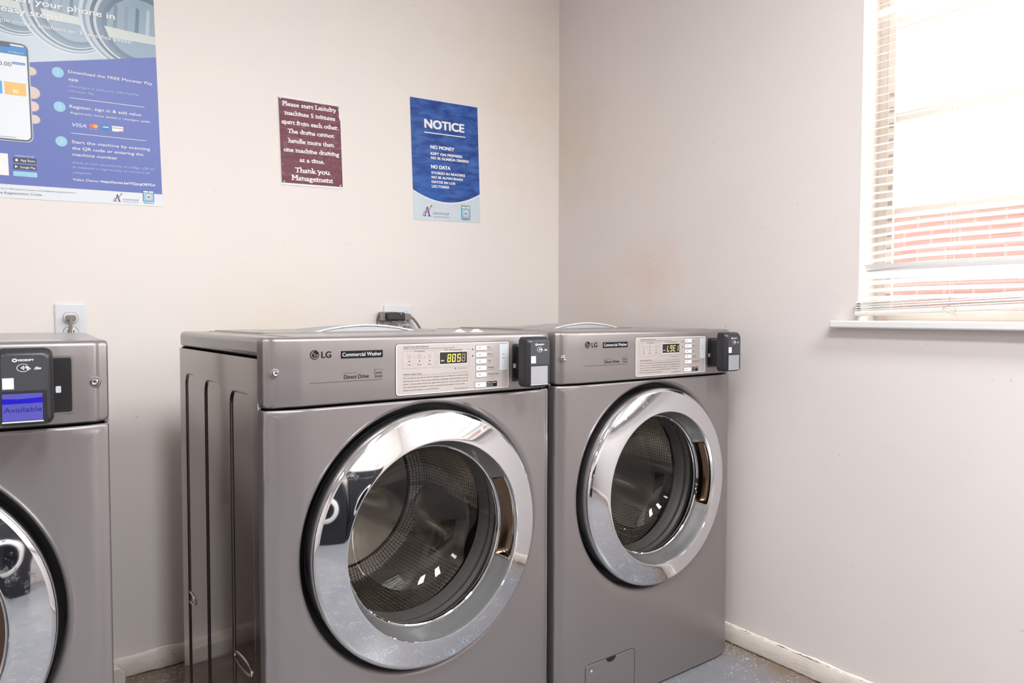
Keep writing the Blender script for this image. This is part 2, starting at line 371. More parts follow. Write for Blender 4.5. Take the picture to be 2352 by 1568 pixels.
def baseboards():
    def board(name, along, a, b, flip):
        mb = MB(); rnd = random.Random(3 if flip else 5); n = int(abs(b-a)/.012); rows = []
        prof = [(.001, .0), (.011, .001), (.0125, .006), (.0115, .03), (.0105, .05), (.007, .0565), (.001, .059)]
        w1 = w2 = 0
        for i in range(n+1):
            t = a+(b-a)*i/n; w1 = w1*.8+rnd.uniform(-.0011, .0011); w2 = w2*.7+rnd.uniform(-.0014, .0014); row = []
            for k, (d, z) in enumerate(prof):
                dd = d+(w1 if k > 3 else w2)*(.8 if 0 < k < 6 else 0); zz = z+(w2*.9 if k in (5, 6) else (abs(w1)*1.2 if k <= 1 else w1*.4))
                row.append((-dd, t, zz) if along == 'y' else (t, -dd, zz))
            rows.append(row)
        mb.grid(rows, M_TRIMD); return struct(mb.build(name, smooth=40))
    board('baseboard_right', 'y', -.02, ROOM_Y0, True)
    board('baseboard_back', 'x', ROOM_X0, -.02, False)
    # old caulk and dirt line along the foot and the cracked top edge of the right baseboard
    mb = MB(); rnd = random.Random(11)
    def strip(z0, off, wmin, wmax, y0, y1, p, up):
        y = y0; w_ = wmin
        P = []
        while y > y1:
            w_ = min(wmax, max(wmin*.2, w_+rnd.uniform(-1, 1)*wmax*.45)); j = rnd.uniform(-.001, .001)
            P.append((y, z0+j, w_ if rnd.random() < p else wmin*.15)); y -= rnd.uniform(.004, .012)
        for (a, za, wa), (b, zb_, wb) in zip(P, P[1:]):
            if up: mb.add([(-off, a, za), (-off, b, zb_), (-off, b, zb_+wb), (-off, a, za+wa)], [(0, 1, 2, 3)], M_GRIME)
            else: mb.add([(-off, a, .0008), (-off, b, .0008), (-off-wb, b, .0008), (-off-wa, a, .0008)], [(0, 1, 2, 3)], M_GRIME)
    strip(.0560, .0125, .0006, .0028, -.84, -2.2, .8, True)
    strip(0, .012, .002, .005, -.84, -2.2, .9, False)
    struct(mb.build('trim_2', smooth=0))
baseboards()
# patch of painted filler at the foot of the back wall
mb = MB(); mb.prism([(-1.72, 0), (-1.583, 0), (-1.583, .03), (-1.6, .05), (-1.72, .052)], 0.012, .05, M_TRIM, lambda a, b, c: (a, -c, b))
struct(mb.build('trim_3', bevel=.004))

# ------------------------------------------------------------ window
def window():
    ya, yb, za, zb = -1.246, -2.75, 1.0, 2.15
    root = struct(MB().build('window_1', smooth=0)) if False else None
    fr = MB(); x0, x1 = .085, .125
    fr.box((x0-.0015, yb, za+.002), (x1-.001, yb+.03, zb-.001), M_TRIM); fr.box((x0-.0015, ya-.030, za+.002), (x1-.001, ya, zb-.001), M_TRIM)
    fr.box((x0, yb, za), (x1, ya, za+.035), M_TRIM); fr.box((x0, yb, zb-.03), (x1, ya, zb), M_TRIM)
    f = struct(fr.build('window_1', bevel=.003))
    mb = MB()
    for z in (1.297, 1.547, 1.80, 2.02): mb.box((x0+.003, yb+.03, z-.013), (x1-.004, ya-.03, z+.013), M_TRIM)
    for y in (-1.83, -2.3): mb.box((x0+.005, y-.012, za+.035), (x1-.006, y+.012, zb-.03), M_TRIM)
    mb.build('muntin', f, bevel=.003)
    mb = MB()
    mb.box((x0-.006, ya-.05, za+.035), (x0+.004, ya-.029, zb-.03), M_TRIM)
    mb.build('sash_stile', f, bevel=.002)
    mb = MB(); rnd = random.Random(2)
    for z in [1.07+.041*i for i in range(14)]:
        mb.box((x0-.0075, ya-.0485, z), (x0-.0055, ya-.036, z+.012), mat('tarnished_metal', 'b8ada4', .4, .6))
    mb.build('hinge_strip', f, smooth=0)
    mb = MB(); mb.box((.105, yb+.02, za+.02), (.109, ya-.02, zb-.02), M_PANE); mb.build('pane', f, smooth=0)
    # reveal lining
    mb = MB(); mb.box((.0, ya-.004, za), (x0, ya-.0001, zb), M_TRIM); mb.box((0, yb, zb-.004), (x0, ya, zb-.0001), M_TRIM); mb.box((0, yb+.0001, za), (x0, yb+.004, zb), M_TRIM)
    mb.build('jamb_lining', f, smooth=0)
    # sill board
    mb = MB(); P = []
    mb.box((-.032, -2.85, .991), (-.0005, -1.186, 1.0105), M_TRIMD2)
    mb.box((-.001, yb+.001, .991), (.085, ya-.001, 1.0105), M_TRIMD2)
    struct(mb.build('trim_1', bevel=.004, seg=3))
def sill_mat():
    m = mat('chipped_sill_paint', 'e4e2e0', .35); co = objco(m)
    n = noise(m, 26, 6, .75, scaled(m, co, (1, .4, 1)), 1.5)
    sp = nd(m, 'ShaderNodeSeparateXYZ'); lk(m, co, sp.inputs[0])
    top = mth(m, 'GREATER_THAN', sp.outputs[2], 1.0095)
    f = mth(m, 'MULTIPLY', ramp(m, n.outputs[0], [(.55, (0, 0, 0)), (.57, (1, 1, 1))]), top)
    lk(m, mixc(m, f, hexc('e6e4e2'), hexc('b98f64')), bsdf(m).inputs['Base Color']); return m
M_TRIMD2 = sill_mat()
window()

def blind():
    ya, yb = -1.256, -2.735; X = .030
    root = thing('window_blind', 'white horizontal mini blind with bent slats hanging in the window', 'blind', (X, (ya+yb)/2, 2.13))
    mb = MB(); rnd = random.Random(4); n = 48; z = 1.072; pitch = .0212; i = 0
    L = [ya, -1.30, -1.35, -1.40, -1.455, -1.52, -1.6, -1.7, -1.85, -2.0, -2.3, -2.55, yb]
    def slat(zc, tilt, wd=.0125, bow=.0, dx=0, slope=0, th=.0005):
        rows = []
        for y in L:
            d = 0
            if y > -1.455: d = -bow*((y+1.455)/.2)**2
            zc2 = zc+d+slope*(y-ya); row = []
            for k in range(5):
                s = -1+k/2; a = s*wd; crown = .0016*(1-s*s)
                row.append((dx+a*math.cos(tilt)-crown*math.sin(tilt), y-(ya+yb)/2, zc2+a*math.sin(tilt)+crown*math.cos(tilt)-2.13))
            rows.append(row)
        mb.grid(rows, M_SLAT)
    while z < 2.105:
        t = math.radians((27 if z < 1.32 else 20)+rnd.uniform(-2.5, 2.5)); b = .0
        if 1.07 < z < 1.30: b = .010*(1-abs(z-1.2)/.12 if abs(z-1.2) < .12 else 0)+.002
        if abs(z-1.145) < .011: slat(z, math.radians(64), .0175, .0, -.006); slat(z+.014, math.radians(-52), .010, 0, -.012)
        elif abs(z-1.80) < .0107: slat(z, math.radians(62), .0135, .0, -.002)
        elif abs(z-1.548) < .02: slat(z, t, .0125, b, 0, .002)
        else: slat(z, t+math.radians(rnd.choice([0, 0, 0, 4])), .0125, b, 0, rnd.uniform(-.001, .001))
        z += pitch+rnd.uniform(-.0006, .0006)
    mb.build('slats', root, smooth=50)
    # stacked spare slats and the bottom rail leaning out over the sill, a little higher at the far right
    mb = MB()
    for k in range(4):
        rows = []; Q = [(-.013, .0006), (-.0125, .0028), (-.006, .0042), (0, .0046), (.006, .0042), (.0125, .0028), (.013, .0006), (0, .0022)]
        for y in (ya+.008-.002*(k % 2), -1.45, -1.65, -2.0, yb):
            zz = 1.0375+k*.0062+(ya-y)*(.045+.006*(k == 3))
            rows.append([(a-.031-.0015*(k % 2), y-(ya+yb)/2, zz+b-2.13) for a, b in Q])
        mb.grid(rows, M_SLAT, True)
        mb.add(rows[0], [tuple(range(8))], M_SLAT)
    mb.build('stacked_slats', root, smooth=50)
    mb = MB()
    def sh(a, b, c):
        y = c; return (a-.03, y-(ya+yb)/2, b+1.0225+(ya-y)*.042-2.13)
    mb.prism(rrect(-.014, 0, .014, .014, .004), ya+.008, yb, mat('ivory_bottom_rail', 'ebe7e2', .35), sh)
    mb.build('bottom_rail', root)
    mb = MB(); mb.box((-.016, yb-(ya+yb)/2, -.02), (.016, ya-(ya+yb)/2, .012), M_SLAT); mb.build('head_rail', root, bevel=.002)
    for y in (-1.462, -2.0, -2.53):
        mb = MB(); yy = y-(ya+yb)/2
        mb.tube([(-.017, yy, -.02), (-.0165, yy-.002, -.5), (-.018, yy-.006, -.85), (-.03, yy-.012, -1.075)], .00065, mat('blind_cord', 'cdbfb4', .8), 5)
        mb.tube([(.016, yy, -.02), (.016, yy, -1.05)], .0006, MATS['blind_cord'], 5)
        mb.build('lift_cord', root)
    mb = MB(); yy = -1.487-(ya+yb)/2
    mb.tube(smoothpath([(-.048, yy+.02, -1.088), (-.052, yy+.004, -1.081), (-.055, yy-.012, -1.09), (-.052, yy-.004, -1.1), (-.05, yy+.012, -1.096), (-.056, yy-.016, -1.104)]), .001, MATS['blind_cord'], 6)
    mb.build('cord_knot', root)
blind()

# outside, seen through the blind
mb = MB(); mb.box((1.2, -6, -.1), (1.4, 0.4, 1.45), M_BRICK)
tag(mb.build('brick_wall', smooth=0), 'low red brick wall outside beyond the window blind', 'wall')
mb = MB(); mb.box((.141, -8, -.2), (8, 3, -.1), M_ASPH); struct(mb.build('ground_outside', smooth=0))

# ------------------------------------------------------------ washing machines
W, H, D, ZP, ZL = .686, .983, .600, .852, .946
DC = (.3435, .5613)
FP = [(0, .040), (.0008, .022), (.003, .0175), (.008, .0155), (.0125, .0138), (.0155, .0112), (.0185, .0080), (.0225, .0064), (.045, .0032), (.0645, .0003), (.068, 0)]
def fy(x):
    u = min(x, W-x)
    if u >= .068: return 0.0
    for (a, ya), (b, yb) in zip(FP, FP[1:]):
        if u <= b: return ya+(yb-ya)*(u-a)/(b-a)
    return 0.0
XS = [0, .0008, .002, .003, .0055, .008, .0105, .0125, .0140, .0155, .0170, .0185, .0205, .0225, .034, .045, .055, .0645, .068, .075]
def front_panel(root):
    mb = MB(); cx, cz = DC; x0, x1, z0, z1 = 0, W, .006, ZP-.0028
    # angular rays out to the rectangle
    ang = sorted(set([2*PI*k/160 for k in range(160)]+[math.atan2(z-cz, x-cx) % (2*PI) for x in (x0, x1) for z in (z0, z1)]))
    def edge(a):
        c, s = math.cos(a), math.sin(a); t = 9
        if c > 1e-9: t = min(t, (x1-cx)/c)
        if c < -1e-9: t = min(t, (x0-cx)/c)
        if s > 1e-9: t = min(t, (z1-cz)/s)
        if s < -1e-9: t = min(t, (z0-cz)/s)
        return t
    rows = []
    for r, y in ((.2785, .05), (.2785, .012), (.280, .007), (.283, .003), (.2875, .0008)): rows.append([(cx+r*math.cos(a), y, cz+r*math.sin(a)) for a in ang])
    TS = [0, .03, .08, .15, .25, .4, .55, .68, .78, .85, .9, .935, .96, .975, .985, .993, .998, 1]
    for t in TS[1:]:
        row = []
        for a in ang:
            e = edge(a); r = .2875+(e-.2875)*t
            x = cx+r*math.cos(a); z = cz+r*math.sin(a); y = fy(max(0, min(W, x)))
            dz = z1-z
            if dz < .003: y += .0028*(1-dz/.003)
            row.append((x, y, z))
        rows.append(row)
    mb.grid(rows, M_BODY, True)
    # dark recess behind the door
    mb.lathe([(.2784, .05), (.215, .05)], M_RUB, 96, DC)
    o = mb.build('front_panel', root, smooth=35)
    # service flap, low left
    fx0, fz0, fx1, fz1 = .093, .02, .268, .131
    P = rrect(fx0, fz0, fx1, fz1, .009)
    mb = MB(); tf = lambda a, b, c: (a, -c, b)
    mb.prism(P, -.002, .0012, M_BODY, tf)
    fl = mb.build('service_flap', root, bevel=.0006)
    mb = MB()
    for q in outline(rrect(fx0-.0012, fz0-.0012, fx1+.0012, fz1+.0012, .010), -.0012): mb.flat(q, M_SLOT, lambda a, b, c: (a, -.0003, b))
    mb.build('flap_seam', fl, smooth=0)
    mb = MB(); mb.prism([(.181+.017*math.cos(t), .131+.011*math.sin(t)) for t in [PI+PI*k/12 for k in range(13)]], -.001, .0016, M_SLOT, tf)
    mb.build('finger_notch', fl)
    mb = MB(); mb.lathe([(.0001, -.0032), (.0035, -.0028), (.005, -.0012)], M_SCREW, 20, (.113, .112)); mb.build('screw', fl)
def control_panel(root):
    mb = MB(); xs = XS+[.075+(W-.15)*k/12 for k in range(1, 12)]+[W-x for x in XS[::-1]]
    R = .010
    zt = [(0, .010, 0), (.0006, .006, 0), (.0018, .003, 0), (.004, .0008, 0), (.008, 0, 0)]    # bottom lip (dz, dy)
    rows = []
    prof = [('b', 0, .014), ('b', .0006, .008), ('b', .0018, .0035), ('b', .004, .0010), ('b', .008, 0), ('m', .35, 0), ('m', .7, 0),
            ('t', .0090, 0), ('t', .0052, .0007), ('t', .0025, .0026), ('t', .0009, .0058), ('t', .0002, .010), ('t', 0, .016), ('t', 0, .0305)]
    for kind, s, dy in prof:
        row = []
        for x in xs:
            u = min(x, W-x); rb = .011; rt = .006
            cb = rb-math.sqrt(max(0, rb*rb-max(0, rb-u)**2)) if u < rb else 0
            ct = rt-math.sqrt(max(0, rt*rt-max(0, rt-u)**2)) if u < rt else 0
            zb = ZP+cb; zt_ = H-ct
            z = zb+s if kind == 'b' else (zt_-s if kind == 't' else (zb+.008)+(zt_-.014-zb-.008)*s)
            row.append((x, min(fy(x)+dy, .0405), z))
        rows.append(row)
    mb.grid(rows, M_BODY)
    return mb.build('control_panel', root, smooth=32)
def side_panel(root, name, left):
    # embossed stadium flutes; coordinates (y, z)
    rects = [(.070, .206, .874), (.272, .388, .882), (.452, .551, .886)]
    def h(y, z):
        d = 0
        for a, b, zt in rects:
            r = .03
            yy = min(max(y, a+r), b-r); zz = min(z, zt-r)
            q = math.hypot(y-yy, z-zz) if (z > zt-r) else abs(y-yy)
            s = r-q                                # inside distance from the outline
            if s > 0: d = max(d, min(1, s/.003))
        return d*d*(3-2*d)*.0034
    ys = [.040+.0016*i for i in range(int((D-.040)/.0016)+1)]+[D]
    zs = [.006, .05, .2, .4, .6, .75, .83]+[.836+.0016*i for i in range(35)]+[.91, ZL-.004, ZL-.003]
    mb = MB(); x = 0 if left else W; sg = 1 if left else -1
    mb.grid([[(x+sg*h(y, z), y, z) for y in ys] for z in zs], M_SIDE)
    # folded front edge; its bright highlight is put in as a paler chrome strip
    mb.grid([[(x, .040, .006), (x+sg*.0015, .0385, .006), (x+sg*.006, .0385, .006)], [(x, .040, ZL-.003), (x+sg*.0015, .0385, ZL-.003), (x+sg*.006, .0385, ZL-.003)]], M_CHROME2)
    o = mb.build(name, root, smooth=40)
    for (yc, zc, hw, hh) in ((.152, .333, .052, .012), (.550, .343, .048, .012)):
        P = [(yc+hw*math.cos(t)*(1 if abs(math.cos(t)) < .98 else 1), zc+hh*math.copysign(abs(math.sin(t))**.75, math.sin(t))*1.0) for t in [2*PI*k/28 for k in range(28)]]
        g = MB(); xx = x-sg*.0012+sg*.0045
        rim = [(xx, a, b) for a, b in P]; g.tube(rim, .0028, M_STEEL, 6, closed=True)
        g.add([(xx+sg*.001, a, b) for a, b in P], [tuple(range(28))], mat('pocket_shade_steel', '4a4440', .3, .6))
        g.build('side_grip', o)
def door(root):
    mb = MB()
    outer = [(.257, .030), (.2645, .026), (.2668, .016), (.2670, -.012), (.2655, -.0195), (.2625, -.0235), (.2575, -.0262)]
    face = [(.2575, -.0262), (.250, -.02835), (.242, -.0306), (.232, -.0333), (.222, -.0359), (.214, -.0379), (.2085, -.0392), (.2065, -.0395)]
    mb.lathe(outer, M_CHROME, 192, DC); mb.lathe(face, M_CHROME, 192, DC)
    mb.lathe([(.2065, -.0395), (.2050, -.0395), (.2043, -.0385)], M_CHROME, 192, DC)
    NI = 192
    def iskip(i, j):
        a = (j+.5)/NI*360; a = a-360 if a > 180 else a
        return 2 <= i < 6 and -23 < a < 31
    inner = [(.2043, -.0385), (.2036, -.037), (.2015, -.030), (.1985, -.020), (.1950, -.010), (.1915, -.001), (.1890, .006), (.1882, .011), (.185, .018)]
    mb.lathe(inner, M_CHROME2, NI, DC, skip=iskip)
    d = mb.build('door', root, smooth=45)
    # bezel line
    mb = MB(); mb.lathe([(.1890, .0100), (.1875, .0080), (.1855, .0100), (.1855, .022)], M_CHROME, 128, DC); mb.build('glass_retaining_ring', d)
    # hand pocket in the inner wall
    mb = MB(); A = [math.radians(-23.5+55*k/30) for k in range(31)]
    def P(a, r, y): return (DC[0]+r*math.cos(a), y, DC[1]+r*math.sin(a))
    rows = []
    for k, a in enumerate(A):
        e = min(1, min(k, 30-k)/2.5); dp = .020*math.sin(e*PI/2)
        rows.append([P(a, .2015, -.030), P(a, .2017+dp*.75, -.028), P(a, .1970+dp, -.016), P(a, .1935+dp, -.004), P(a, .1900+dp*.6, .003), P(a, .1890, .006)])
    mb.grid(rows, M_REFL)
    hn = mb.build('door_handle', d, smooth=50)
    mb = MB(); lip = []
    for k in range(31): lip.append(P(A[k], .2012, -.030))
    for k in range(30, -1, -1): lip.append(P(A[k], .1886, .006))
    mb.tube(lip, .0013, M_CHROME, 6, closed=True); mb.build('handle_trim', hn)
    # glass bowl
    mb = MB()
    mb.lathe([(.187, .014), (.185, .020), (.182, .030), (.176, .050), (.166, .078), (.152, .100), (.130, .116), (.10, .126), (.06, .131), (.02, .1325), (.0005, .1327)], M_BOWL, 128, DC)
    mb.build('glass_bowl', d, smooth=60)
def drum(root):
    c = (DC[0], DC[1]+.004)
    mb = MB(); mb.lathe([(.216, .050), (.205, .050), (.200, .058), (.203, .070), (.196, .082), (.192, .095), (.205, .112), (.26, .116)], M_GASK, 96, c)
    mb.build('door_gasket', root, smooth=40)
    mb = MB(); mb.lathe([(.205, .118), (.212, .122), (.235, .135), (.243, .150), (.243, .20), (.243, .30), (.243, .40), (.236, .425), (.20, .435)], M_DRUM, 128, c, uv=True)
    rows = []; n = 120
    for r in [.0005, .02, .04, .055, .065, .09, .12, .15, .18, .205, .215]:
        row = []
        for j in range(n):
            a = 2*PI*j/n; f = max(0, math.cos(3*a))**2 if .05 < r < .2 else 0
            row.append((c[0]+r*math.cos(a), .442-.018*f*math.sin(PI*min(1, r/.2))-(.012 if r < .05 else 0), c[1]+r*math.sin(a)))
        rows.append(row)
    mb.grid(rows, M_STEEL, True)
    dr = mb.build('drum', root, smooth=40)
    for k in range(3):
        a0 = math.radians(100+120*k); m2 = MB(); rows = []
        for i in range(13):
            y = .155+.265*i/12; e = math.sin(PI*min(1, max(0, .08+i/12*.84)))**.5; row = []
            for q in range(-6, 7):
                t = q/6; hgt = .058*e*math.cos(t*PI/2)**1.4; a = a0+t*.30+.12*(i/12-.5)
                r = .2425-hgt; row.append((c[0]+r*math.cos(a), y, c[1]+r*math.sin(a)))
            rows.append(row)
        m2.grid(rows, M_STEEL, uvs=None); m2.build('drum_lifter', dr, smooth=60)
        m2 = MB()
        for i in range(9):
            for s in (-.17, .17):
                for kk in (0, 1):
                    y = .185+.024*i+kk*.004; a = a0+s*(1+.55*kk); r = .2425-.030*(1-.62*kk)
                    m2.lathe([(.0028, 0), (.0001, -.001)], M_SLOT, 8, (0, 0)) if False else None
    # tub shell so nothing can be seen behind the drum
    mb = MB(); mb.lathe([(.262, .056), (.262, .47), (.0005, .47)], M_RUB, 64, c); mb.build('tub', root)
SEG = {'0': 'abcdef', '1': 'bc', '5': 'acdfg', '8': 'abcdefg', '9': 'abcdfg', 'L': 'def', 'E': 'adefg', 'A': 'abcefg', ' ': '', 'J': 'bcde', 'U': 'bcdef', 'C': 'adef'}
def seven(mb, ch, x, z, w, h, tf, on, off):
    t = w*.20; g = t*.25; sh = lambda a, b, c: tf(a+(b-z)*.10, b, c)
    S = {'a': (x+g, z+h-t, x+w-g, z+h), 'd': (x+g, z, x+w-g, z+t), 'g': (x+t, z+h/2-t/2, x+w-t, z+h/2+t/2),
         'f': (x, z+h/2+g, x+t, z+h-t*.6), 'b': (x+w-t, z+h/2+g, x+w, z+h-t*.6), 'e': (x, z+t*.6, x+t, z+h/2-g), 'c': (x+w-t, z+t*.6, x+w, z+h/2-g)}
    for k, (a, b, c, d) in S.items():
        m = on if k in SEG[ch] else off
        if m: mb.flat([(a, b), (c, b), (c, d), (a, d)], m, sh)
def instruction_plate(cp, code, dim):
    x0, z0, x1, z1 = .2635, .8610, .5495, .9650
    tf = lambda e: (lambda a, b, c: (a, -e, b))
    mb = MB(); mb.prism(rrect(x0, z0, x1, z1, .006), -.001, .0016, M_RIM, lambda a, b, c: (a, -c, b))
    for q in outline(rrect(x0, z0, x1, z1, .006), -.0011): mb.flat(q, M_SLOT, tf(.0002))
    mb.flat(rrect(x0+.0018, z0+.0018, x1-.0018, z1-.0018, .005), M_PLATE, tf(.0018))
    pl = mb.build('instruction_plate', cp, smooth=30)
    T = tf(.00205)
    # printing
    mb = MB()
    put_text(mb, 'Suds=Excess Suds Removal', .2805, .3385, .9575, .0034, M_GINK, T, .01)
    put_text(mb, 'This light is on when excess suds are being removed, and added cycle time is required to remove them', .2805, .4035, .9543, .0017, M_GINK, T, .02)
    for (a, b, c, d, gap0, gap1, tx) in ((.2775, .9150, .3555, .9505, .304, .332, 'Processing'), (.3610, .9140, .4410, .9510, .3775, .4245, 'EST. Time Remaining')):
        t = .0004
        for r in ((a, b, c, b+t), (a, b, a+t, d), (c-t, b, c, d), (a, d-t, gap0, d), (gap1, d-t, c, d)): mb.flat([(r[0], r[1]), (r[2], r[1]), (r[2], r[3]), (r[0], r[3])], M_LINK, T)
        put_text(mb, tx, gap0+.002, gap1-.002, d-.0018, .0032, M_GINK, T, .01)
    for k, (x, tx) in enumerate(((.2935, 'Wash'), (.3175, 'Rinse'), (.3420, 'Spin'))):
        # shirt-like cycle pictogram
        sh = [(-.0042, .0035), (-.002, .004), (0, .0022), (.002, .004), (.0042, .0035), (.0036, .0012), (.0030, .0018), (.0030, -.0022), (-.0030, -.0022), (-.0030, .0018), (-.0036, .0012)]
        for q in outline([(x+a, .9380+b) for a, b in sh], -.0004): mb.flat(q, M_GINK, T)
        mb.flat([(x-.0028, .9348), (x+.0028, .9348), (x+.0028, .9344), (x-.0028, .9344)], M_LINK, T)
        mb.flat([(x+.0013*math.cos(t*PI/6), .9295+.0013*math.sin(t*PI/6)) for t in range(12)], M_INK, T)
        put_text(mb, tx, x-.0042, x+.0042, .9213, .0026, M_GINK, T, .01)
        if k < 2: mb.flat([(x+.0122+.0007*math.cos(t*PI/6), .9375+.0007*math.sin(t*PI/6)) for t in range(12)], M_INK, T)
    mb.flat([(.4055+.0013*math.cos(t*PI/6), .9107+.0013*math.sin(t*PI/6)) for t in range(12)], M_INK, T)
    put_text(mb, 'a-C) Door Lock', .4100, .4345, .9095, .0026, M_GINK, T, .0, .2)
    put_text(mb, 'Washer Safety Rules', .2790, .3225, .9020, .0032, M_GINK, T, .01)
    put_text(mb, 'Commercial Laundry Warning Label', .3720, .4390, .9017, .0019, M_LINK, T, .0)
    mb.flat([(.2785, .9000), (.4400, .9000), (.4400, .9003), (.2785, .9003)], M_GINK, T)
    LN = ['1) Do not open the door until the cycle has completed, the door lock light turns off, and the moving',
          'drum has come to a stop.  2) Do not wash articles that are flammable, contain flammable items or that',
          'solvents.   3) Do not tamper with the door safety switch or tear seal.   4)  Do not attempt to open the',
          'door or place hands into the washer to remove or add clothes during operation.   5) Do not allow',
          'children to operate and play in or around this machine.']
    for k, (s, xe) in enumerate(zip(LN, (.4395, .4390, .4385, .4300, .3650))):
        put_text(mb, s, .2790, xe, .8945-.0062*k, .0024, M_GINK, T, .015)
    put_text(mb, 'www.lgcdr.com', .4030, .4390, .8665, .0027, M_GINK, T, .01, .15)
    for k, (a, b) in enumerate((('Hot', 'Towels, Whites'), ('Warm', 'Colors, Cottons'), ('Cold', 'Dark, Knits'), ('Delicates', 'Woolens, Delicates'), ('Add Super Wash', 'Extra Wash, Extra Rinse'))):
        z = .9505-.01475*k; w1 = (.007, .012, .0085, .018, .0305)[k]; w2 = (.0135, .0165, .009, .0180, .0275)[k]
        put_text(mb, a, .4905, .4905+w1, z+.0012, .0034, M_GINK, T, .01); put_text(mb, b, .4905, .4905+w2, z-.0030, .0018, M_LINK, T, .01)
    put_text(mb, 'Current Program', .4905, .5110, .8835, .0019, M_LINK, T)
    mb.flat([(.4485, .9485), (.4525, .9485), (.4505, .9525)], M_INK, T); mb.flat([(.4485, .9370), (.4525, .9370), (.4505, .9330)], M_INK, T)
    mb.flat(rrect(.4865, .8660, .5165, .8780, .0015), M_INK, T); T2 = tf(.0023)
    put_text(mb, 'Start / Pause', .4895, .5140, .8742, .0026, M_WHITE, T2, .01); put_text(mb, 'Inicio / Pausa', .4895, .5060, .8708, .0020, M_WHITE, T2); put_text(mb, 'Press to Start', .4895, .5040, .8676, .0018, M_WHITE, T2)
    mb.build('lettering', pl, smooth=0)
    # display
    mb = MB(); mb.prism(rrect(.3645, .9195, .4365, .9470, .002), .0015, .0026, M_RIM, lambda a, b, c: (a, -c, b)); mb.flat(rrect(.3660, .9212, .4355, .9458, .0012), M_DISP, tf(.0027))
    T3 = tf(.0030); zz = .9248; x = .3845
    for ch in code:
        seven(mb, ch, x, zz, .0085, .0165, T3, M_SEGW if dim else M_SEG, M_SEGD if (not dim or ch == ' ') else None); x += .0118 if ch != code[1] else .0128
    put_text(mb, 'MIN', .3690, .3765, .9270, .0024, M_WHITE, T3, .03)
    mb.build('display', cp, smooth=0)
    for k in range(6):
        a, b = (.4590, .9475-.01475*k) if k < 5 else (.4565, .8662); w_, h_ = (.0275, .0105) if k < 5 else (.0300, .0112)
        mb = MB(); mb.prism(rrect(a-.0007, b-.0007, a+w_+.0007, b+h_+.0007, .0012), .0015, .00185, M_INK, lambda p, q, c: (p, -c, q))
        mb.prism(rrect(a, b, a+w_, b+h_, .001), .0015, .0034, M_BTN, lambda p, q, c: (p, -c, q))
        mb.flat([(a+.0065, b+h_*.5-.0006), (a+.0120, b+h_*.5-.0006), (a+.0120, b+h_*.5+.0006), (a+.0065, b+h_*.5+.0006)], M_INK, tf(.0036))
        mb.build('cycle_button', cp)
    mb = MB(); mb.prism(rrect(.5230, .9010, .5455, .9595, .001), .0015, .0026, M_LGREY, lambda p, q, c: (p, -c, q)); wt = tf(.0028)
    for q in outline(rrect(.5230, .9010, .5455, .9595, .001), -.0005): mb.flat(q, M_LINK, tf(.0020))
    for r in (.0015, .0030, .0045):
        A_ = [math.radians(50+80*k/6) for k in range(7)]; mb.add([(.5340+rr*math.cos(a), .9330+rr*math.sin(a), 0) for rr in (r, r+.0006) for a in A_], [(k, k+1, k+8, k+7) for k in range(6)], M_LINK, wt)
    put_text(mb, 'Wi-Fi', .5300, .5380, .9270, .0022, M_GINK, wt, .02)
    mb.build('wifi_module', cp, smooth=0)
